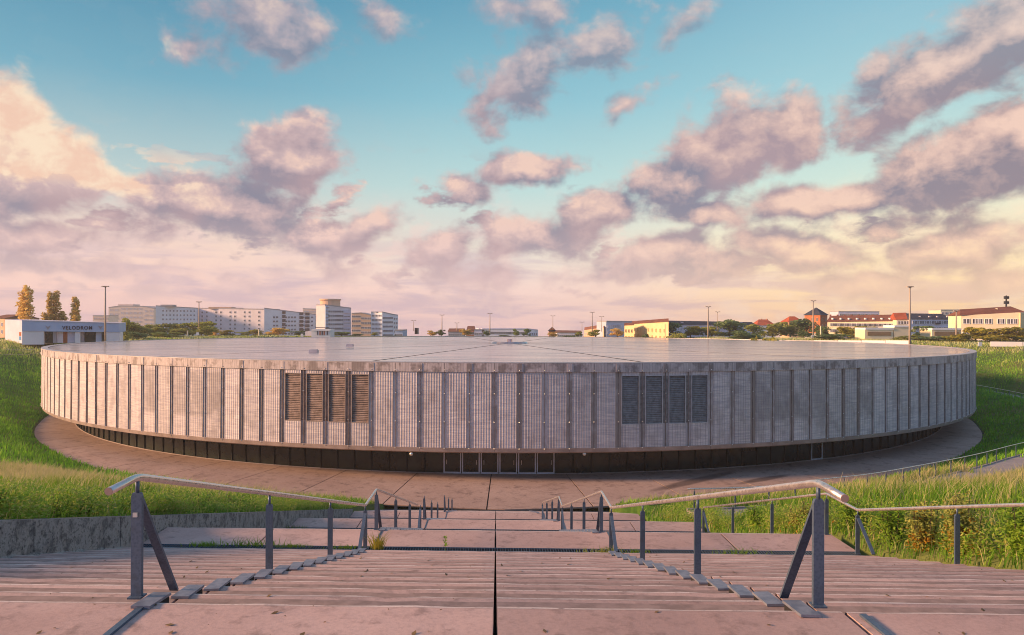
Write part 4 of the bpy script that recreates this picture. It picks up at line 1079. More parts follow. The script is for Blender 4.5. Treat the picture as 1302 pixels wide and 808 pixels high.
# weeds in the drain joints
def weed(px, ytop, ybase, D, n, m, label, kind='tuft'):
    a, b = ray(px, ybase); z = b * D; h_ = (ybase - ytop) / F * D; mb = MB()
    t_ = Vector((a * D, D, stair_z(D + .024 * a * D) - .03))
    if kind == 'tuft':
        for _ in range(n):
            an = random.uniform(0, 6.28); l = h_ * random.uniform(.5, 1.1); o_ = Vector((random.gauss(0, .5) * h_ * (.3 if m == 'leaf_yellow' else 3.0), random.gauss(0, .03), 0)); d = Vector((math.cos(an) * .5, math.sin(an) * .5, 1)) * l; s_ = Vector((.008, .004, 0))
            mb.poly([o_ - s_, o_ + s_, o_ + d * .6 + s_ * .6, o_ + d * .6 - s_ * .6]); mb.poly([o_ + d * .6 - s_ * .6, o_ + d * .6 + s_ * .6, o_ + d + Vector((math.cos(an), math.sin(an), -.4)) * l * .2])
    else:
        mb.tube([(0, 0, 0), (.02, 0, h_ * .5), (-.01, 0, h_)], .006, 5)
        for _ in range(n):
            f = random.random(); q = Vector((0, 0, h_ * (.15 + .85 * f))); an = random.uniform(0, 6.28); a_ = Vector((math.cos(an), math.sin(an), .5)).normalized() * h_ * .32 * (1.1 - f * .6); b_ = a_.cross(Vector((0, 0, 1))).normalized() * h_ * .07
            mb.poly([q, q + a_ * .5 + b_, q + a_, q + a_ * .5 - b_])
    o = mb.build('weed', m, None, t_); o['kind'] = 'stuff' if kind == 'tuft' else 'thing'
    if kind != 'tuft': del o['kind']
    return tag(o, label, 'weed')
weed(566, 682, 700, 16.95, 22, 'leaf_bright', 'single upright weed in the drain left of the middle joint', 'leafy')
weed(480, 676, 701, 17.15, 60, 'leaf_yellow', 'straw coloured tuft at the foot of the left handrail kink')
weed(258, 690, 698, 17.35, 90, 'leaf_bright', 'long green tuft in the drain left of the third post')
weed(318, 686, 699, 17.35, 80, 'leaf_bright', 'wide green tuft in the drain between second and third left posts')
weed(372, 693, 699, 17.3, 110, 'leaf_bright', 'flat green tuft in the drain below the wall end')
weed(440, 694, 700, 17.2, 90, 'leaf_bright', 'flat green tuft beside the left rail foot')
weed(768, 694, 703, 16.8, 60, 'leaf_green', 'small tuft in the drain left of the right rail foot')
weed(812, 697, 704, 16.8, 50, 'leaf_bright', 'small tuft in the drain right of the right rail foot')
weed(940, 693, 704, 16.7, 50, 'leaf_bright', 'small tuft beside the angled landing joint at right')
weed(372, 668, 674, 29.4, 60, 'leaf_dark', 'dark tuft at the wall on the second landing')

# ------------------------------------------------------------------ buildings behind
WIN = {}
def win_me(w_, h_, g_, fr):
    k = (round(w_, 2), round(h_, 2), g_, fr)
    if k not in WIN:
        mb = MB(); t = .10
        mb.poly([(-w_ / 2, -.02, -h_ / 2), (w_ / 2, -.02, -h_ / 2), (w_ / 2, -.02, h_ / 2), (-w_ / 2, -.02, h_ / 2)], 0)
        for (x0, x1, z0, z1) in ((-w_ / 2 - t, w_ / 2 + t, h_ / 2, h_ / 2 + t), (-w_ / 2 - t, w_ / 2 + t, -h_ / 2 - t, -h_ / 2), (-w_ / 2 - t, -w_ / 2, -h_ / 2, h_ / 2), (w_ / 2, w_ / 2 + t, -h_ / 2, h_ / 2), (-t / 4, t / 4, -h_ / 2, h_ / 2)):
            mb.box((x0, -.14, z0), (x1, -.001, z1), 1)
        WIN[k] = mb.mesh('window', [g_, fr])
    return WIN[k]
class Bld:
    """a building whose corner plan points run left to right as seen; walls from plan edges"""
    def __init__(s, name, label, cat='building', group=None):
        s.name, s.label, s.cat, s.group = name, label, cat, group; s.t = None
    def start(s, loc): s.t = empty(s.name, s.label, s.cat, loc, s.group); s.base = Vector(loc); return s
    def put(s, mb, name, mats):
        o = mb.build(name, mats, s.t); o.location = -s.base; return o
def edge_pts(px, yt, D): p = at(px, yt, D); return Vector((p.x, p.y)), p.z
def wall_block(B, pts, ztop, m, depth=14, roof='flat', rm='plaster_grey', rh=3, zb=None, part='wall', eave=.35, back_dir=None):
    """pts: list of plan points left to right along the visible side"""
    if zb is None: zb = min(GZ, GZ - .3 - .0245 * (max(p.length for p in pts) + depth - 225))
    d = (pts[-1] - pts[0]); nrm = Vector((-d.y, d.x)).normalized()
    if nrm.y < 0: nrm = -nrm
    if back_dir: nrm = Vector(back_dir).normalized()
    back = [p + nrm * depth for p in pts]; loop = pts + back[::-1]; mb = MB(); n = len(loop)
    zt = ztop if isinstance(ztop, (list, tuple)) else [ztop] * len(pts); zl = list(zt) + list(zt)[::-1]
    for i in range(n):
        a, b = loop[i], loop[(i + 1) % n]; mb.poly([(a.x, a.y, zb), (b.x, b.y, zb), (b.x, b.y, zl[(i + 1) % n]), (a.x, a.y, zl[i])])
    mb.poly([(p.x, p.y, z) for p, z in zip(loop, zl)][::-1][::-1]); B.put(mb, part, m)
    if roof == 'flat':
        mb = MB()
        for i in range(len(pts) - 1):
            a, b = pts[i], pts[i + 1]; mb.hexa([(a.x - nrm.x * .2, a.y - nrm.y * .2, zt[i] + .004), (b.x - nrm.x * .2, b.y - nrm.y * .2, zt[i + 1] + .004), (b.x + nrm.x * depth, b.y + nrm.y * depth, zt[i + 1] + .004), (a.x + nrm.x * depth, a.y + nrm.y * depth, zt[i] + .004),
                (a.x - nrm.x * .2, a.y - nrm.y * .2, zt[i] + .5), (b.x - nrm.x * .2, b.y - nrm.y * .2, zt[i + 1] + .5), (b.x + nrm.x * depth, b.y + nrm.y * depth, zt[i + 1] + .5), (a.x + nrm.x * depth, a.y + nrm.y * depth, zt[i] + .5)])
        B.put(mb, 'roof', rm)
    else:
        mb = MB(); e = eave
        a, b = pts[0], pts[-1]; u = (b - a).normalized(); hip = rh * .8 if roof == 'hip' else 0; zz = zt[0]; z2 = zt[-1]
        if roof == 'mansard': in_, hip = depth * .16, depth * .16
        else: in_ = depth / 2
        A = a - nrm * e - u * e; Bp = b - nrm * e + u * e; Cc = b + nrm * (depth + e) + u * e; Dd = a + nrm * (depth + e) - u * e
        A2 = a + nrm * in_ + u * hip; B2 = b + nrm * in_ - u * hip; C2 = b + nrm * (depth - in_) - u * hip; D2 = a + nrm * (depth - in_) + u * hip
        v = lambda p, z: (p.x, p.y, z)
        mb.poly([v(A, zz), v(Bp, z2), v(B2, z2 + rh), v(A2, zz + rh)]); mb.poly([v(Bp, z2), v(Cc, z2), v(C2, z2 + rh), v(B2, z2 + rh)])
        mb.poly([v(Cc, z2), v(Dd, zz), v(D2, zz + rh), v(C2, z2 + rh)]); mb.poly([v(Dd, zz), v(A, zz), v(A2, zz + rh), v(D2, zz + rh)])
        if roof == 'mansard': mb.poly([v(A2, zz + rh), v(B2, z2 + rh), v(C2, z2 + rh), v(D2, zz + rh)])
        mb.poly([v(A, zz - .02), v(Dd, zz - .02), v(Cc, z2 - .02), v(Bp, z2 - .02)]); B.put(mb, 'roof', rm)
    return nrm, zt
def windows(B, a, b, ztop, cols, rows, w_, h_, dz, z0=1.2, g_='window_grey', fr='plaster_white', u0=.04, u1=.96, skip=None, name='window', jit=None):
    d = b - a; L = d.length; ang = math.atan2(d.y, d.x)
    for r_ in range(rows):
        for c in range(cols):
            if skip and skip(c, r_): continue
            u = u0 + (u1 - u0) * (c + .5) / cols
            p = a + d * u; nx_, ny_ = math.sin(ang), -math.cos(ang)
            o = link(name, win_me(w_, h_, g_, fr), B.t, Vector((p.x + nx_ * .01, p.y + ny_ * .01, ztop - z0 - h_ / 2 - dz * r_)) - B.base, (0, 0, ang))
def P2(px, D): a, _ = ray(px, HY); return Vector((a * D, D))
def Z(py, D, px=651): return ray(px, py)[1] * D

# entrance pavilion
B = Bld('entrance_pavilion', 'low white entrance pavilion with blue fascia and VELODROM lettering').start((*P2(80, 160), GZ))
a, b = P2(28, 157), P2(152, 163); zt0, zt1 = Z(408.0, 157, 28), Z(411.5, 163, 152); zf0, zf1 = Z(421.5, 157, 28), Z(422.5, 163, 152)
d = b - a; u = d.normalized(); nrm = Vector((-u.y, u.x)); ang = math.atan2(d.y, d.x)
def quadbox(B, p, q, z0p, z0q, z1p, z1q, th, name, m, off=0):
    n_ = Vector((-(q - p).y, (q - p).x)).normalized(); p_ = p + n_ * off; q_ = q + n_ * off; mb = MB()
    mb.hexa([(p_.x, p_.y, z0p), (q_.x, q_.y, z0q), (q_.x + n_.x * th, q_.y + n_.y * th, z0q), (p_.x + n_.x * th, p_.y + n_.y * th, z0p), (p_.x, p_.y, z1p), (q_.x, q_.y, z1q), (q_.x + n_.x * th, q_.y + n_.y * th, z1q), (p_.x + n_.x * th, p_.y + n_.y * th, z1p)])
    return B.put(mb, name, m)
quadbox(B, a, b, zf0, zf1, zt0, zt1, 9, 'fascia', 'fascia_blue')
quadbox(B, a, b, zt0 + .003, zt1 + .003, zt0 + .15, zt1 + .15, 9.2, 'roof_edge', 'plaster_pink', -.15)
def seg(p0, p1): return a + d * p0, a + d * p1
p, q = seg(.0, .215); quadbox(B, p, q, GZ - .6, GZ - .6, zf0 - .003, zf0 - .003, 8, 'wall', 'paint_white', .12)
for (u0, u1, m, nm, off) in ((.215, .30, 'glass', 'glass_front', 1.2), (.30, .335, 'plaster_grey', 'pillar', .8), (.335, .40, 'plaster_pink', 'entrance_wall', 1.2), (.40, .445, 'brick_red', 'door', 1.25), (.445, .52, 'plaster_violet', 'entrance_wall', 1.2), (.53, .585, 'paint_white', 'pillar', .3), (.585, .62, 'plaster_grey', 'entrance_wall', 1.2), (.63, .74, 'glass', 'glass_front', 1.1), (.74, .80, 'plaster_blue', 'glass_front', 1.1), (.84, 1.0, 'paint_white', 'wall', .12)):
    p, q = seg(u0, u1); quadbox(B, p, q, GZ - .3, GZ - .3, zf0 - .05 + (zf1 - zf0) * u0, zf0 - .05 + (zf1 - zf0) * u1, 5, nm, m, off)
p, q = seg(.0, .98); quadbox(B, p, q, GZ - .3, GZ - .3, zf0 - .1, zf1 - .1, .3, 'back_wall', 'dark', 6)
a2 = P2(5, 168); quadbox(B, a2, a + Vector((0, .3)), GZ - .4, GZ - .4, Z(406.5, 168, 5), zt0 - .004, 6, 'side_wing', 'plaster_violet', .2)
quadbox(B, P2(25.0, 158.2), P2(27.2, 157.4), -3.9, -3.9, -3.1, -3.1, .1, 'poster', 'brick_red', -.1); quadbox(B, P2(25.0, 158.2), P2(27.2, 157.4), -4.8, -4.8, -4.0, -4.0, .1, 'poster', 'emblem_blue', -.1)
cu = bpy.data.curves.new('lettering', 'FONT'); cu.body = 'VELODROM'; cu.size = 1.12; cu.extrude = .06; cu.offset = .004; cu.space_character = 1.22; cu.align_x = 'CENTER'; cu.align_y = 'CENTER'
to = bpy.data.objects.new('tmp', cu); C.objects.link(to); bpy.context.view_layer.update()
dg_ = bpy.context.evaluated_depsgraph_get(); tme = bpy.data.meshes.new_from_object(to.evaluated_get(dg_)); bpy.data.objects.remove(to)
tme.materials.clear(); tme.materials.append(M['letter_navy'])
wdt = max(v.co.x for v in tme.vertices) - min(v.co.x for v in tme.vertices)
tu = (97.5 - 28) / 124; tp = a + d * tu; lo = link('lettering', tme, B.t, Vector((tp.x + u.y * .1, tp.y - u.x * .1, Z(417.3, 160, 97))) - B.base, (R(90), 0, ang)); lo.scale = (33.5 / F * 160 / wdt,) + (1.0, 1)
for uu in (.26, .80):       # small wall emblem (arrow shape)
    p = a + d * uu; mb = MB()
    mb.poly([(-.5, 0, .35), (0, 0, -.5), (.5, 0, .35), (0, 0, .1)][::-1]); mb.poly([(-.5, 0, .35), (0, 0, .1), (0, .1, .1)][::-1]); mb.poly([(.5, 0, .35), (0, 0, -.5), (0, .1, -.5)][::-1])
    link('emblem', mb.mesh('emblem', 'plaster_grey'), B.t, Vector((p.x + u.y * .12, p.y - u.x * .12, Z(416.3, 160, 60 + 60 * uu))) - B.base, (0, 0, ang))
# yellowish wall at the far left edge
B = Bld('yellow_building', 'yellow lit building behind the pavilion at the left edge').start((*P2(1, 230), GZ)); wall_block(B, [P2(-14, 235), P2(6, 230)], Z(405, 230, 0), 'plaster_orange', 10, 'gable', 'tile_brown', 1.2)
windows(B, P2(-14, 235), P2(6, 230), Z(406, 230, 0), 4, 2, .7, .9, 2.2)

def simple(name, label, pxs, Ds, yts, m, cols=0, rows=0, roof='flat', rm='plaster_grey', rh=3, depth=14, w_=1.3, h_=1.2, dz=2.8, g_='window_grey', fr='plaster_white', skip=None, z0=1.3, group='blocks on the skyline', back_dir=None):
    pts = [P2(p, D) for p, D in zip(pxs, Ds)]; zt = [Z(y_, D, p) for y_, D, p in zip(yts, Ds, pxs)]
    B = Bld(name, label, group=group).start((pts[0].x, pts[0].y, GZ)); B.nrm, B.zt = wall_block(B, pts, zt, m, depth, roof, rm, rh, back_dir=back_dir)
    B.pts = pts
    if cols:
        cols = cols if isinstance(cols, (list, tuple)) else [cols]
        for i, c in enumerate(cols):
            if c: 
                zz = min(zt[i], zt[i + 1]); windows(B, pts[i], pts[i + 1], zz, c, rows, w_, h_, dz, z0=z0, g_=g_, fr=fr, skip=skip)
    return B
def rooftop(B, px0, px1, D, yb, yt, depth, m, name='roof_house'):
    quadbox(B, P2(px0, D), P2(px1, D), Z(yb, D, px0), Z(yb, D, px0), Z(yt, D, px0), Z(yt, D, px0), depth, name, m)
B = simple('apartment_block', 'hazy orange stepped apartment block above the trees left of the long slab', (138, 152, 182, 196), (640, 640, 640, 640), (391.5, 389.5, 390, 393), 'plaster_haze', (2, 5, 2), 5, w_=2.4, h_=1.3, dz=3.6, g_='plaster_pink', fr='plaster_haze', depth=20)
rooftop(B, 150, 169, 645, 390, 387, 12, 'plaster_haze')
simple('apartment_block', 'faint low orange building just right of the first lamp mast', (118, 138), (560, 560), (402, 402), 'plaster_haze', (5,), 2, w_=1.5, h_=1.2, g_='plaster_pink', fr='plaster_orange')
B = simple('slab_block', 'pale bluish slab block with a bare end wall, leftmost of the long white blocks', (198, 251), (480, 505), (389.5, 392.5), 'plaster_blue' if 0 else 'plaster_white', (11,), 5, g_='window_grey', dz=2.75, depth=20, skip=lambda c, r_: c < 1, w_=1.0, h_=1.0, back_dir=(-.43, 1))
rooftop(B, 204, 219, 485, 390, 387.6, 6, 'plaster_grey'); quadbox(B, P2(244.2, 513.5), P2(248.2, 517.3), GZ, GZ, Z(394, 515, 246), Z(394, 515, 246), .4, 'stair_window_strip', 'plaster_grey', -.3)
B = simple('slab_block', 'long pinkish slab block with paired windows and flat roof houses', (251, 336), (520, 505), (392.5, 393.8), 'plaster_pink', (13,), 6, g_='window_dark', dz=2.75, depth=18, skip=lambda c, r_: c % 3 == 2, w_=1.3, h_=1.2)
rooftop(B, 265, 294, 515, 393, 390.5, 8, 'plaster_orange'); rooftop(B, 294, 305, 514, 393.2, 391.5, 7, 'plaster_grey')
for c in range(0, 0): pass
B = simple('slab_block', 'white slab block with blue round emblem and dark balcony bays', (336, 401), (505, 528), (392.5, 400.5), 'plaster_white', (16,), 5, g_='window_grey', dz=2.8, depth=12, back_dir=(-.25, 1), w_=1.5, h_=1.1, skip=lambda c, r_: c < 2 or c in (4, 10, 13, 14))
for (x0, x1) in ((358.5, 362.5), (380.5, 385), (388, 393)):
    f = lambda x: 505 + 23 * (x - 336) / 65
    for k in range(5):
        zc = Z(397.6 + (x0 - 358) * .06 + k * 5.0, f(x0), x0); quadbox(B, P2(x0, f(x0)), P2(x1, f(x1)), zc - .9, zc - .9, zc + .9, zc + .9, .9, 'balcony', 'tile_dark', -.8)
mb = MB(); e = at(341, 400, 509) + Vector((0, -.9, 0)); e.y = 508.2
for k in range(20):
    t0, t1 = k * math.pi / 10, (k + 1) * math.pi / 10
    mb.hexa([(e.x, e.y, e.z), (e.x + 2.2 * math.cos(t0), e.y, e.z + 2.2 * math.sin(t0)), (e.x + 2.2 * math.cos(t1), e.y, e.z + 2.2 * math.sin(t1)), (e.x, e.y, e.z)] + [(e.x, e.y + .3, e.z), (e.x + 2.2 * math.cos(t0), e.y + .3, e.z + 2.2 * math.sin(t0)), (e.x + 2.2 * math.cos(t1), e.y + .3, e.z + 2.2 * math.sin(t1)), (e.x, e.y + .3, e.z)])
B.put(mb, 'emblem', 'emblem_blue')
simple('apartment_block', 'orange lit roof storey peeping over the white slab block', (385, 403), (640, 640), (393, 393.5), 'plaster_haze', (4,), 2, g_='plaster_pink', fr='plaster_orange', w_=1.8, h_=1.2, dz=3.2)
simple('apartment_block', 'dim grey block wedged between slab and tower', (398, 406), (600, 600), (403, 403), 'plaster_grey', (2,), 4)
B = simple('tower_block', 'tall pinkish tower block with a round drum on its roof', (402, 413, 446), (434, 430, 438), (388.5, 388.3, 392.5), 'plaster_pink', (0, 11), 9, g_='window_dark', dz=2.45, depth=14, back_dir=(-.2, 1), w_=1.25, h_=1.1)
quadbox(B, P2(413.3, 430), P2(420.5, 433), GZ, GZ, Z(389.2, 431, 415), Z(389.6, 431, 415), .6, 'glass_strip', 'fascia_blue', -.5)
for k in range(9): 
    zc = Z(391.5 + k * 4.2, 431, 416); quadbox(B, P2(413.4, 430), P2(420.4, 433), zc - .25, zc - .25, zc + .25, zc + .25, .2, 'floor_band', 'plaster_grey', -.75)
for k in range(8):
    zc = Z(396.5 + k * 4.0, 437, 441); quadbox(B, P2(437, 435.7), P2(445, 437.6), zc - .8, zc - .8, zc + .3, zc + .3, .9, 'balcony', 'plaster_violet', -.9)
mb = MB(); c0 = at(420, 384, 440); zlo, zhi = Z(389.3, 440, 420), Z(380.5, 440, 420)
mb.tube([(c0.x, 440, zlo), (c0.x, 440, zhi - .8), (c0.x, 440, zhi - .8), (c0.x, 440, zhi)], 6, 24, radii=[5.7, 5.7, 6.2, 6.2]); B.put(mb, 'roof_drum', 'plaster_orange')
simple('apartment_block', 'salmon apartment block right of the tower, with rows of dark windows', (447, 459, 472), (500, 500, 500), (399, 398.5, 401.5), 'plaster_orange', (5, 6), 6, g_='window_dark', dz=3.1, w_=1.1, h_=1.2, depth=16)
B = simple('apartment_block', 'white stepped block with narrow windows, rightmost of the left skyline', (472, 486, 500, 506), (440, 434, 440, 443), (397.5, 397.5, 400.5, 401.5), 'plaster_white', (7, 7, 2), 6, g_='window_dark', dz=2.5, w_=.95, h_=1.1, depth=14)
rooftop(B, 477, 484, 436, 397.5, 396.4, 6, 'plaster_grey')
simple('low_block', 'small blue and white low building at the foot of the white block', (502, 512), (330, 330), (421, 421), 'fascia_blue', (4,), 1, w_=1, h_=1, group='low buildings behind the hall')
# white kiosk
B = simple('kiosk', 'small white kiosk with dark printed figures on its front', (396, 420), (215, 215), (421, 421.3), 'paint_white', 0, 0, depth=5, group='low buildings behind the hall', rm='paint_white')
for k, x in enumerate((403, 406.2, 409, 411.5, 415.5)): quadbox(B, P2(x, 215), P2(x + 1.7, 215), -4.75, -4.75, -3.55 + .12 * (k % 2), -3.55 + .12 * (k % 2), .05, 'figure_print', 'brick_red' if k % 2 else 'window_grey', -.08)
quadbox(B, P2(401, 215), P2(418, 215), -2.75, -2.75, -2.55, -2.55, .05, 'sign_line', 'window_grey', -.08)
quadbox(B, P2(388, 220), P2(396, 220), GZ, GZ, Z(421.8, 220, 390), Z(421.8, 220, 390), 4, 'annex', 'plaster_pink')
B = Bld('monolith', 'dark upright slab stele standing behind the roof left of centre', 'stele').start((*P2(529.5, 250), GZ)); quadbox(B, P2(527.3, 250), P2(532, 250), GZ, GZ, Z(417.2, 250, 529), Z(417.6, 250, 529), 1.4, 'shaft', 'dark'); quadbox(B, P2(531.2, 249.9), P2(532.1, 249.9), GZ, GZ, Z(417.9, 250, 529), Z(417.9, 250, 529), 1.2, 'side_plate', 'plaster_grey', -.06)
simple('terrace', 'grey low roofs far away left of the brick gable', (570, 590), (480, 480), (422, 422), 'plaster_grey', (8,), 1, roof='gable', rm='tile_brown', rh=2, group='low buildings behind the hall')
simple('brick_house', 'brick red gabled house left of the low white hall', (594, 603), (420, 420), (419.5, 419.5), 'brick_red', (3,), 1, roof='gable', rm='tile_brown', rh=2, depth=8, group='low buildings behind the hall')
simple('low_block', 'violet grey two storey building joining the low white hall', (603, 616), (420, 420), (420.3, 419.8), 'plaster_violet', (5,), 2, w_=1.2, h_=1.2, group='low buildings behind the hall')
simple('low_block', 'long low white hall with a regular row of bays in the centre background', (613, 672, 684), (420, 420, 430), (419, 419, 420.5), 'plaster_white', (20, 4), 2, g_='window_grey', w_=1.5, h_=1.3, dz=2.4, rm='plaster_violet', group='low buildings behind the hall')
B = Bld('brick_tower', 'little red brick tower with a dark pointed roof, centre right', 'tower').start((*P2(702, 330), GZ)); pts = [P2(698, 330), P2(706.5, 330)]
wall_block(B, pts, Z(421, 330, 702), 'brick_red', 3, 'hip', 'tile_dark', 1.6); quadbox(B, P2(699.5, 329), P2(705, 329), Z(419.6, 329, 702), Z(419.6, 329, 702), Z(418, 329, 702), Z(418, 329, 702), 2, 'lantern', 'brick_red')
windows(B, pts[0], pts[1], Z(421.5, 330, 702), 2, 1, .8, .8, 1)
simple('terrace', 'thin strip of pale roofs right of the little red tower', (708, 740), (500, 500), (423, 423.5), 'plaster_pink', (12,), 1, roof='gable', rm='tile_brown', rh=1.4, w_=1, h_=1, group='low buildings behind the hall')
B = simple('terrace', 'orange lit terrace left of the grey block', (743, 768), (400, 330), (420, 416.5), 'plaster_orange', (11,), 3, g_='window_grey', w_=.9, h_=1.1, dz=2.1, roof='gable', rm='tile_brown', rh=1.4, depth=9, back_dir=(.12, 1), group='low buildings behind the hall')
simple('slab_block', 'grey blue slab block left of the yellow wall', (771, 812), (330, 335), (409.5, 410), 'plaster_blue', (16,), 4, g_='plaster_violet', w_=1.3, h_=1.2, dz=2.6, group='blocks on the skyline', depth=10)
simple('yellow_building', 'small yellow front just left of the big yellow wall', (794, 806), (250, 245), (414, 413.5), 'plaster_yellow', (3,), 2, g_='tile_brown', fr='plaster_yellow', w_=.7, h_=1, dz=2.3, roof='gable', rm='tile_brown', rh=.8, depth=8, back_dir=(.16, 1))
B = simple('yellow_building', 'large sunlit yellow hall with dark eaves and tall wall, right of centre', (803, 850), (262, 226), (412.3, 409.3), 'plaster_yellow', (9,), 2, g_='plaster_orange', fr='plaster_yellow', w_=.9, h_=1.0, dz=2.2, roof='gable', rm='tile_brown', rh=1.0, depth=12, back_dir=(.205, 1))
for x in (811, 834, 846): 
    Dd = 262 - 36 * (x - 803) / 47; quadbox(B, P2(x, Dd), P2(x + 1.2, Dd - .9), GZ, GZ, Z(412, Dd, x), Z(412, Dd, x), .2, 'pilaster', 'tile_brown' if x == 811 else 'plaster_orange', -.2)
B = simple('terrace', 'long lavender terrace with dark mansard roof and pale dormers', (851, 962), (300, 390), (413.0, 413.8), 'plaster_violet', (34,), 2, g_='window_dark', w_=.8, h_=1.1, dz=2.6, roof='mansard', rm='tile_dark', rh=1.6, depth=12, z0=.6)
for x in (866, 878, 899, 913, 926, 941): 
    Dd = 300 + 90 * (x - 851) / 111; zc = Z(410.6, Dd, x); quadbox(B, P2(x, Dd - .4), P2(x + 3, Dd + 1.6), zc - .5, zc - .5, zc + .4, zc + .4, 2, 'dormer', 'plaster_pink')
B = simple('house', 'far small house with long red roof right of the mansard terrace', (963, 986), (430, 430), (414, 414), 'plaster_white', (6,), 1, roof='hip', rm='tile_red', rh=3.4, depth=12)
for x in (968, 975): quadbox(B, P2(x, 432), P2(x + 1.2, 432), 0, 0, Z(405.6, 432, x), Z(405.6, 432, x), 1, 'chimney', 'brick_red')
B = simple('house', 'house with bright red hipped roof left of the tower house', (1003, 1022), (330, 330), (410, 410), 'plaster_orange', (5,), 1, roof='hip', rm='tile_red', rh=2.6, depth=10)
B = Bld('tower_house', 'red gabled tower house with dark blue pyramid roof', 'house').start((*P2(1041, 300), GZ)); pts = [P2(1029.5, 303), P2(1043, 296), P2(1052, 300)]
d1 = [Vector(p) for p in pts]; mb = MB(); cz = Z(400.8, 300, 1041); n_ = Vector((0, 8)); bk = [d1[2] + Vector((-.5, 8)), d1[0] + Vector((1, 8))]; lp = d1 + bk
for i in range(5): p, q = lp[i], lp[(i + 1) % 5]; mb.poly([(p.x, p.y, GZ), (q.x, q.y, GZ), (q.x, q.y, cz), (p.x, p.y, cz)])
B.put(mb, 'wall', 'brick_red')
apx = at(1041, 391, 301); cx_ = sum(p.x for p in lp) / 5; cy_ = sum(p.y for p in lp) / 5; mb = MB()
for i in range(5):
    p, q = lp[i], lp[(i + 1) % 5]; c_ = Vector((cx_, cy_)); p = c_ + (p - c_) * 1.15; q = c_ + (q - c_) * 1.15; mb.poly([(p.x, p.y, cz), (q.x, q.y, cz), (apx.x, cy_, apx.z)])
B.put(mb, 'roof', 'tile_dark'); windows(B, pts[0], pts[1], cz, 2, 2, 1, 1.2, 2.6, g_='window_grey', fr='plaster_orange'); windows(B, pts[1], pts[2], cz, 2, 2, .9, 1.2, 2.6, g_='window_grey', fr='plaster_orange')
B = simple('terrace', 'long cream terrace under a red brown roof with skylights, right of the tower house', (1052, 1154), (318, 300), (409.5, 408.0), 'plaster_cream', (30,), 3, g_='window_dark', w_=.85, h_=1.15, dz=2.5, roof='gable', rm='tile_brown', rh=2.6, depth=10, z0=.6)
for k in range(9):
    x = 1060 + k * 10.4; Dd = 318 - 18 * (x - 1052) / 102 + 1.6; zc = Z(405.6, Dd, x); quadbox(B, P2(x, Dd), P2(x + 1.8, Dd - 1.2), zc - .3, zc - .3, zc + .35, zc + .35, .5, 'skylight', 'plaster_white', -1)
for k in range(7):
    x = 1056 + k * 9; Dd = 318 - 18 * (x - 1052) / 102 + 5; quadbox(B, P2(x, Dd), P2(x + 1.1, Dd), Z(404.5, Dd, x), Z(404.5, Dd, x), Z(400.2, Dd, x), Z(400.2, Dd, x), 1, 'chimney', 'tile_brown')
B = simple('house', 'corner house with vivid red roof beside the tallest mast', (1140, 1157), (298, 297), (406.8, 406.3), 'plaster_cream', (4,), 3, g_='window_dark', w_=.85, h_=1.15, dz=2.5, roof='gable', rm='tile_red', rh=2.7, depth=10, z0=.6)
B = simple('terrace', 'lavender terrace under a dark slate roof right of the tallest mast', (1157.5, 1214), (296, 299), (406, 406.5), 'plaster_violet', (17,), 3, g_='window_dark', w_=.8, h_=1.15, dz=2.5, roof='hip', rm='tile_dark', rh=2.3, depth=10, z0=.6)
for x in (1168, 1180, 1190, 1203): zc = Z(402.8, 299, x); quadbox(B, P2(x, 299), P2(x + 2, 299), zc - .25, zc - .25, zc + .25, zc + .25, .4, 'skylight', 'plaster_pink', -.5)
quadbox(B, P2(1190, 297), P2(1196, 297.3), Z(412.5, 297, 1190), Z(412.5, 297, 1190), Z(410.5, 297, 1190), Z(410.5, 297, 1190), .7, 'balcony', 'tile_dark', 0)
B = simple('block', 'cream apartment block with brown roof at the right edge', (1222, 1296, 1303), (210, 205, 206), (401.3, 397.5, 397.5), 'plaster_cream', (17, 0), 3, g_='window_dark', w_=.75, h_=1.25, dz=2.9, roof='hip', rm='tile_brown', rh=1.75, depth=12, z0=1.0, skip=lambda c, r_: c in (2, 6, 9, 10, 13))
quadbox(B, P2(1296.5, 204.6), P2(1304, 205.4), GZ, GZ, Z(397.9, 205, 1300), Z(397.9, 205, 1300), .3, 'yellow_end_wall', 'plaster_yellow', -.2)
for x in (1247, 1252, 1280): quadbox(B, P2(x, 209), P2(x + 3.2, 209), Z(408.7, 208, x), Z(408.7, 208, x), Z(406.8, 208, x), Z(406.8, 208, x), .8, 'balcony', 'plaster_orange', -.9)
for x in (1268, ): quadbox(B, P2(x, 211), P2(x + .8, 211), Z(399, 210, x), Z(397, 210, x), Z(392.5, 210, x), Z(392.3, 210, x), 5, 'party_wall', 'plaster_cream')
# distant roofs over the red roofs
B = simple('block', 'far violet block showing above the red brown roof', (1066, 1118), (520, 520), (396.8, 397), 'plaster_violet', (20,), 1, w_=1.5, h_=1.2)
simple('block', 'far cream block between slate roof and cream apartment block', (1196, 1232), (480, 480), (394.8, 394.8), 'plaster_cream', (10,), 2, w_=1.5, h_=1.2)
for (x0, x1, yt, lab, m) in ((1100, 1136, 419.5, 'flat white garage with long dark opening behind the yellow green tree', 'plaster_cream'), (1185, 1222, 420, 'flat cream garage right of the broad dark tree', 'plaster_cream'), (1137, 1158, 416.5, 'square cream service hut left of the tallest mast', 'plaster_cream')):
    B = simple('garage', lab, (x0, x1), (200, 200), (yt, yt), m, 0, 0, depth=6, rm='paint_white', group='low service buildings')
    if x1 - x0 > 25: quadbox(B, P2(x0 + 3, 200), P2(x1 - 3, 200), Z(427, 200, x0), Z(427, 200, x0), Z(422, 200, x0), Z(422, 200, x0), .1, 'opening', 'hill_tan', -.12)
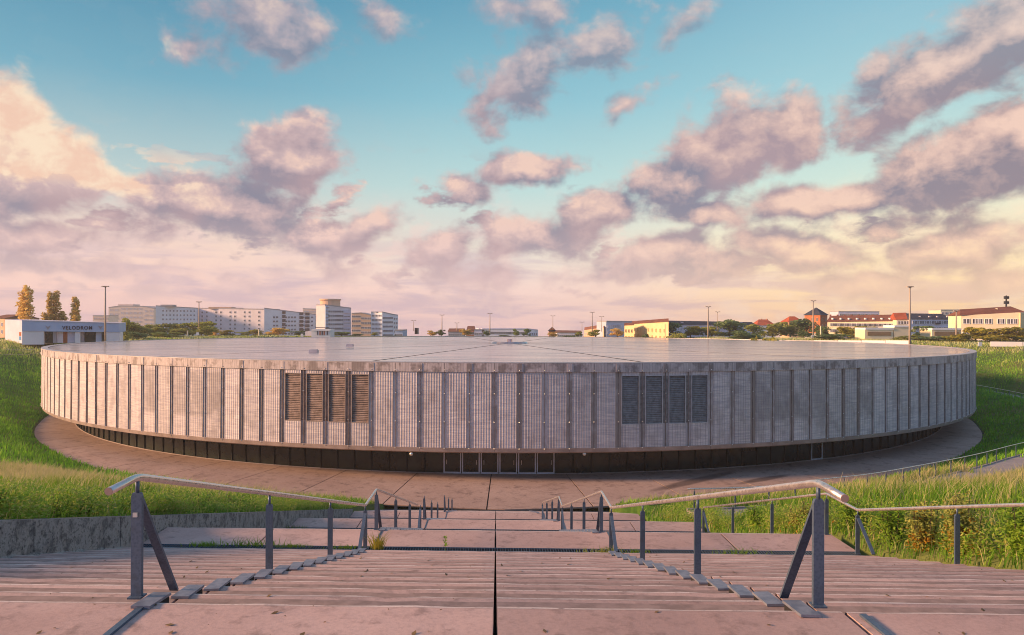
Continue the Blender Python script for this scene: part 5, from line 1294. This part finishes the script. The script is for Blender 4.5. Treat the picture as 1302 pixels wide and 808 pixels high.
B = Bld('parapet_wall', 'long low white parapet behind the roof edge, right of centre', 'wall').start((*P2(1080, 196), GZ))
for k in range(5): quadbox(B, P2(1004 + k * 30.6, 190 - k * 7), P2(1034 + k * 30.6, 183 - k * 7), GZ - .1, GZ - .1, Z(433.0, 190 - k * 7, 1004 + k * 30.6), Z(433.3, 183 - k * 7, 1034 + k * 30.6), .4, 'wall_panel', 'paint_white')
B = Bld('boundary_wall', 'short white wall on the grass at the right edge', 'wall').start((*P2(1280, 160), GZ)); quadbox(B, P2(1260, 160), P2(1300, 158), GZ - .3, GZ - .3, Z(434.6, 160, 1260), Z(434.6, 160, 1290), .4, 'wall_panel', 'paint_white'); quadbox(B, P2(1300.3, 158), P2(1330, 157), GZ - .3, GZ - .3, Z(434.6, 160, 1260), Z(434.6, 160, 1290), .4, 'wall_panel', 'paint_white')

# ------------------------------------------------------------------ masts
def mast(px, ytop, D, label, arms=2, r=.16):
    a, b = ray(px, ytop); t = empty('lamp_mast', label, 'lamp mast', (a * D, D, GZ), 'lamp masts'); h = b * D - GZ
    mb = MB(); mb.tube([(0, 0, -.2), (0, 0, h * .5), (0, 0, h)], r, 8, radii=[r, r * .8, r * .55]); mb.build('pole', 'mast_steel', t, smooth=True)
    w_ = 4.2 / F * D * .5
    mb = MB(); mb.beam((-w_, 0, h), (w_, 0, h), .12, .12); mb.build('crossbar', 'mast_steel', t)
    for x in ((-w_, w_) if arms == 2 else (-w_, 0.02, w_)):
        mb = MB(); mb.hexa([(x - .35, -.3, h - .02), (x + .35, -.3, h - .02), (x + .35, .3, h + .02), (x - .35, .3, h + .02), (x - .28, -.25, h + .18), (x + .28, -.25, h + .18), (x + .28, .25, h + .2), (x - .28, .25, h + .2)]); mb.build('lamp_head', 'mast_steel', t)
for (px, yt, D, lab, r) in ((134, 365, 152, 'tall lamp mast in front of the pavilion at left', .22), (253, 384.5, 215, 'lamp mast before the long slab block', .22), (562, 401, 300, 'thin lamp mast left of the brick gable', .2), (526, 408, 330, 'small thin lamp mast beside the dark stele', .16), (581, 411, 330, 'short double lamp right of the orange tree', .2), (623, 399, 280, 'lamp mast above the low white hall', .2), (703, 402, 330, 'thin lamp mast behind the little red tower', .16), (740, 410, 340, 'short thin mast left of the orange terrace', .14), (753, 397.5, 255, 'lamp mast in front of the orange terrace', .2), (765, 403, 330, 'thin mast at the right end of the orange terrace', .14), (900.5, 390.5, 225, 'lamp mast before the mansard terrace', .24), (912.5, 397, 290, 'second thinner mast right of the mansard lamp mast', .18), (1034, 383, 215, 'lamp mast left of the pyramid roof', .24), (1157, 365.5, 150, 'tallest lamp mast, right of the red roof', .24), (1216, 396, 185, 'lamp mast left of the cream apartment block', .24)):
    mast(px, yt, D, lab, 3 if px in (134, 1157) else 2, r)
for (px, yt, D, lab) in ((238.5, 421, 205, 'short white post left of the broad green tree'), (1043.5, 415, 210, 'plain pale post right of the left pyramid mast'), (329, 419, 215, 'white flag post below the blue emblem')):
    a, b = ray(px, yt); t = empty('post', lab, 'post', (a * D, D, GZ)); h = b * D - GZ; mb = MB(); mb.tube([(0, 0, -.1), (0, 0, h)], .2, 8, radii=[.24, .16]); mb.build('shaft', 'plaster_cream', t); mb = MB(); mb.tube([(0, 0, h), (0, 0, h + .12)], .2, 8); mb.build('cap', 'mast_steel', t)
D = 330; a, b = ray(1279.5, 376); t = empty('floodlight_mast', 'stadium floodlight mast with two dark lamp racks above the right block', 'floodlight mast', (a * D, D, GZ)); h = b * D - GZ
mb = MB(); mb.tube([(0, 0, 0), (0, 0, h)], .5, 8, radii=[.5, .3]); mb.build('pole', 'dark', t)
for k in (0, 1):
    mb = MB(); mb.box((-.9, -.4, h - 1.5 - k * 2.2), (.9, .4, h - .3 - k * 2.2)); 
    for j in range(4): mb.box((-.85 + j * .45, -.7, h - 1.4 - k * 2.2), (-.52 + j * .45, -.401, h - .4 - k * 2.2))
    mb.build('lamp_rack', 'dark', t)
# small sign boxes by two masts
for (px, py, D, lab) in ((251.3, 424.8, 206, 'white box sign at the foot of the second mast'), (384, 426.5, 212, 'round white lamp left of the kiosk'), (1033, 428.5, 205, 'white globe lamp by the pyramid mast'), (1246, 438, 150, 'white disc sign on the lawn right')):
    p = at(px, py, D); t = empty('sign', lab, 'sign', (p.x, p.y, GZ)); mb = MB(); mb.tube([(0, 0, -.1), (0, 0, p.z - GZ)], .05, 6); mb.build('pole', 'mast_steel', t)
    mb = MB(); z = p.z - GZ; mb.hexa([(-.4, -.1, z - .4), (.4, -.1, z - .4), (.4, .1, z - .4), (-.4, .1, z - .4), (-.34, -.1, z + .4), (.34, -.1, z + .4), (.34, .1, z + .4), (-.34, .1, z + .4)]); mb.build('panel', 'paint_white', t)
# rail round the left bank
ln = []
for k in range(26):
    t_ = R(-52 - k * 2.2); r = 97; x, y_ = CEN.x + r * math.sin(t_), CEN.y - r * math.cos(t_); ln.append(Vector((x, y_, terrain_h(x, y_) + .02)))
path_rail('thin railing halfway up the left-hand bank', ln, .95, 3.0)

# ------------------------------------------------------------------ evening haze
me_g = ground.data; hz = MB(); hz.box((min(v.co.x for v in me_g.vertices) - 20, min(v.co.y for v in me_g.vertices) - 20, min(v.co.z for v in me_g.vertices) - 1), (max(v.co.x for v in me_g.vertices) + 20, max(v.co.y for v in me_g.vertices) + 20, 20)); hm = bpy.data.materials.new('haze'); hm.use_nodes = True; hm.node_tree.nodes.clear(); HT = NT(hm.node_tree)
pv = HT.n('ShaderNodeVolumePrincipled'); pv.inputs['Color'].default_value = (.93, .86, .90, 1); pv.inputs['Density'].default_value = .00036; pv.inputs['Anisotropy'].default_value = .2
HT.put(HT.n('ShaderNodeOutputMaterial').inputs[1], pv.outputs[0])
ho = tag(link('haze', hz.mesh('haze', hm)), kind='stuff')
scn.cycles.volume_bounces = 0
